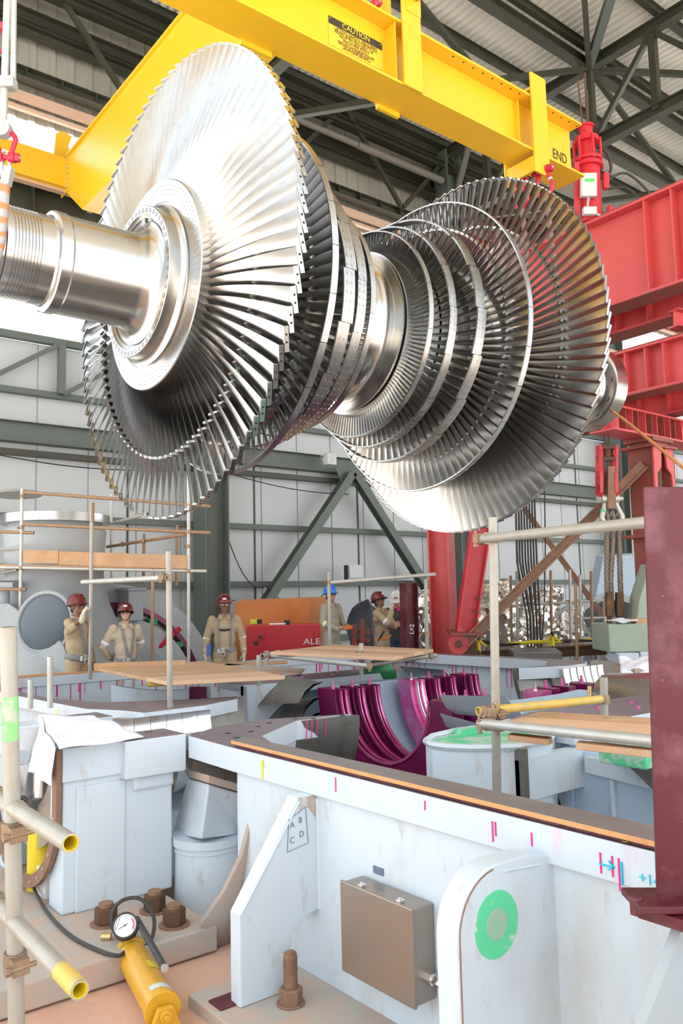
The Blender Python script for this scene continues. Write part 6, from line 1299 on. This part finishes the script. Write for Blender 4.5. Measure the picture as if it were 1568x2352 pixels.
p2 = person(288, 11.0, 1382, rH*.62+cH*.72, 'person in cream coverall with grey harness straps and dark red helmet, arms behind back', M['coverlight'], M['skinlight'], M['helmred'],
    {1: (V((.30, -.10, 1.17)), V((.16, -.17, 1.0)), (-.9, -.2, -.2), (0, -1, 0), .6), -1: (V((-.30, -.10, 1.17)), V((-.16, -.17, 1.0)), (.9, -.2, -.2), (0, -1, 0), .6)}, head=(-28, 14), harness='x', bands={1: (-.78, 'reflect'), -1: (-.78, 'reflect')}, logo='white', strapchin=True)
p3 = person(515, 12.0, 1363, cH*.95+rH*.15, 'person in khaki coverall, dark red helmet and clear glasses facing the camera, gloved hands down', M['coverall'], M['skindark'], M['helmred'],
    {1: (V((.265, -.02, 1.16)), V((.285, .06, .92)), (.02, .1, -1), (-1, .3, 0), .6), -1: (V((-.265, -.02, 1.16)), V((-.285, .06, .92)), (-.02, .1, -1), (1, .3, 0), .6)}, head=(0, 2), gloves=(1, -1), harness='h', glasses='reflect', bands={1: (.08, 'reflect'), -1: (.08, 'reflect')}, logo='white')
b = MB(); b.obox((.235, .08, .98), (.06, .05, .17)); p3[2](b, 'radio_pouch', paint('blue_pouch', (.05, .16, .45), .6))
p4 = person(759, 13.4, 1343, rH*.72+cH*.55, 'person in grey coverall, blue helmet and dark sunglasses holding an orange remote', M['covergrey'], M['skin'], M['helmblue'],
    {1: (V((.27, .02, 1.16)), V((.13, .26, 1.04)), (-.6, .7, .1), (-.3, .3, 1), 1.1), -1: (V((-.27, .02, 1.16)), V((-.12, .27, 1.04)), (.6, .7, .1), (.3, .3, 1), 1.1)}, head=(-12, 6), bands={1: (.12, 'hiviz'), -1: (.12, 'hiviz')}, ground=.1)
b = MB(); b.obox((0, .34, 1.07), (.20, .09, .06)); rm = b; rm.v = [p4[1](q) for q in rm.v]; ro_ = rm.build('remote_control', M['orange'], None, bevel=.008); tag(ro_, 'orange crane remote held by the man in the blue helmet', 'remote control')
b = MB(); b.tube((-.06, .34, 1.1), (-.06, .34, 1.13), .01, n=8); b.tube((.05, .34, 1.1), (.05, .34, 1.13), .01, n=8); b.v = [p4[1](q) for q in b.v]; b.build('joystick', M['black'], ro_)
p5 = person(873, 14.0, 1357, rH*.72+cH*.40, 'person in khaki coverall and dark red helmet looking up with gloved hand at his chin', M['coverall'], M['skindark'], M['helmred'],
    {1: (V((.22, .24, 1.25)), V((.06, .24, 1.47)), (-.4, -.15, .9), (-.3, -.9, .2), 1.0), -1: (V((-.20, .16, 1.18)), V((.05, .26, 1.20)), (.9, .2, 0), (0, -1, 0), .8)}, head=(-8, 20), gloves=(1,), fill=1.02, logo='white', bands={1: (-.85, 'reflect')})
def sidestrap(p, mat, pts, nm):
    b = MB(); b.path(pts, .018, 6); p[2](b, nm, M[mat])
sidestrap(p5, 'black', [(.10, .10, 1.12), (.16, .06, 1.02), (.17, 0, .92)], 'tool_strap'); sidestrap(p5, 'orange', [(-.1, .13, 1.03), (.04, .145, 1.0), (.14, .1, .98), (.17, .0, .97)], 'safety_belt')
p6 = person(910, 14.7, 1354, cH*.8-rH*.35, 'person in dark grey polo, white helmet and sunglasses looking down with folded arms', M['polo'], M['skinlight'], M['helmwhite'],
    {1: (V((.27, .06, 1.17)), V((-.02, .22, 1.17)), (-.95, .0, .1), (0, -1, 0), .5), -1: (V((-.27, .06, 1.17)), V((.02, .20, 1.22)), (.95, .05, .1), (0, -1, 0), .6)}, head=(15, -22), short=True, trouser=M['denim'], collar=M['pink'], logo='redclean')
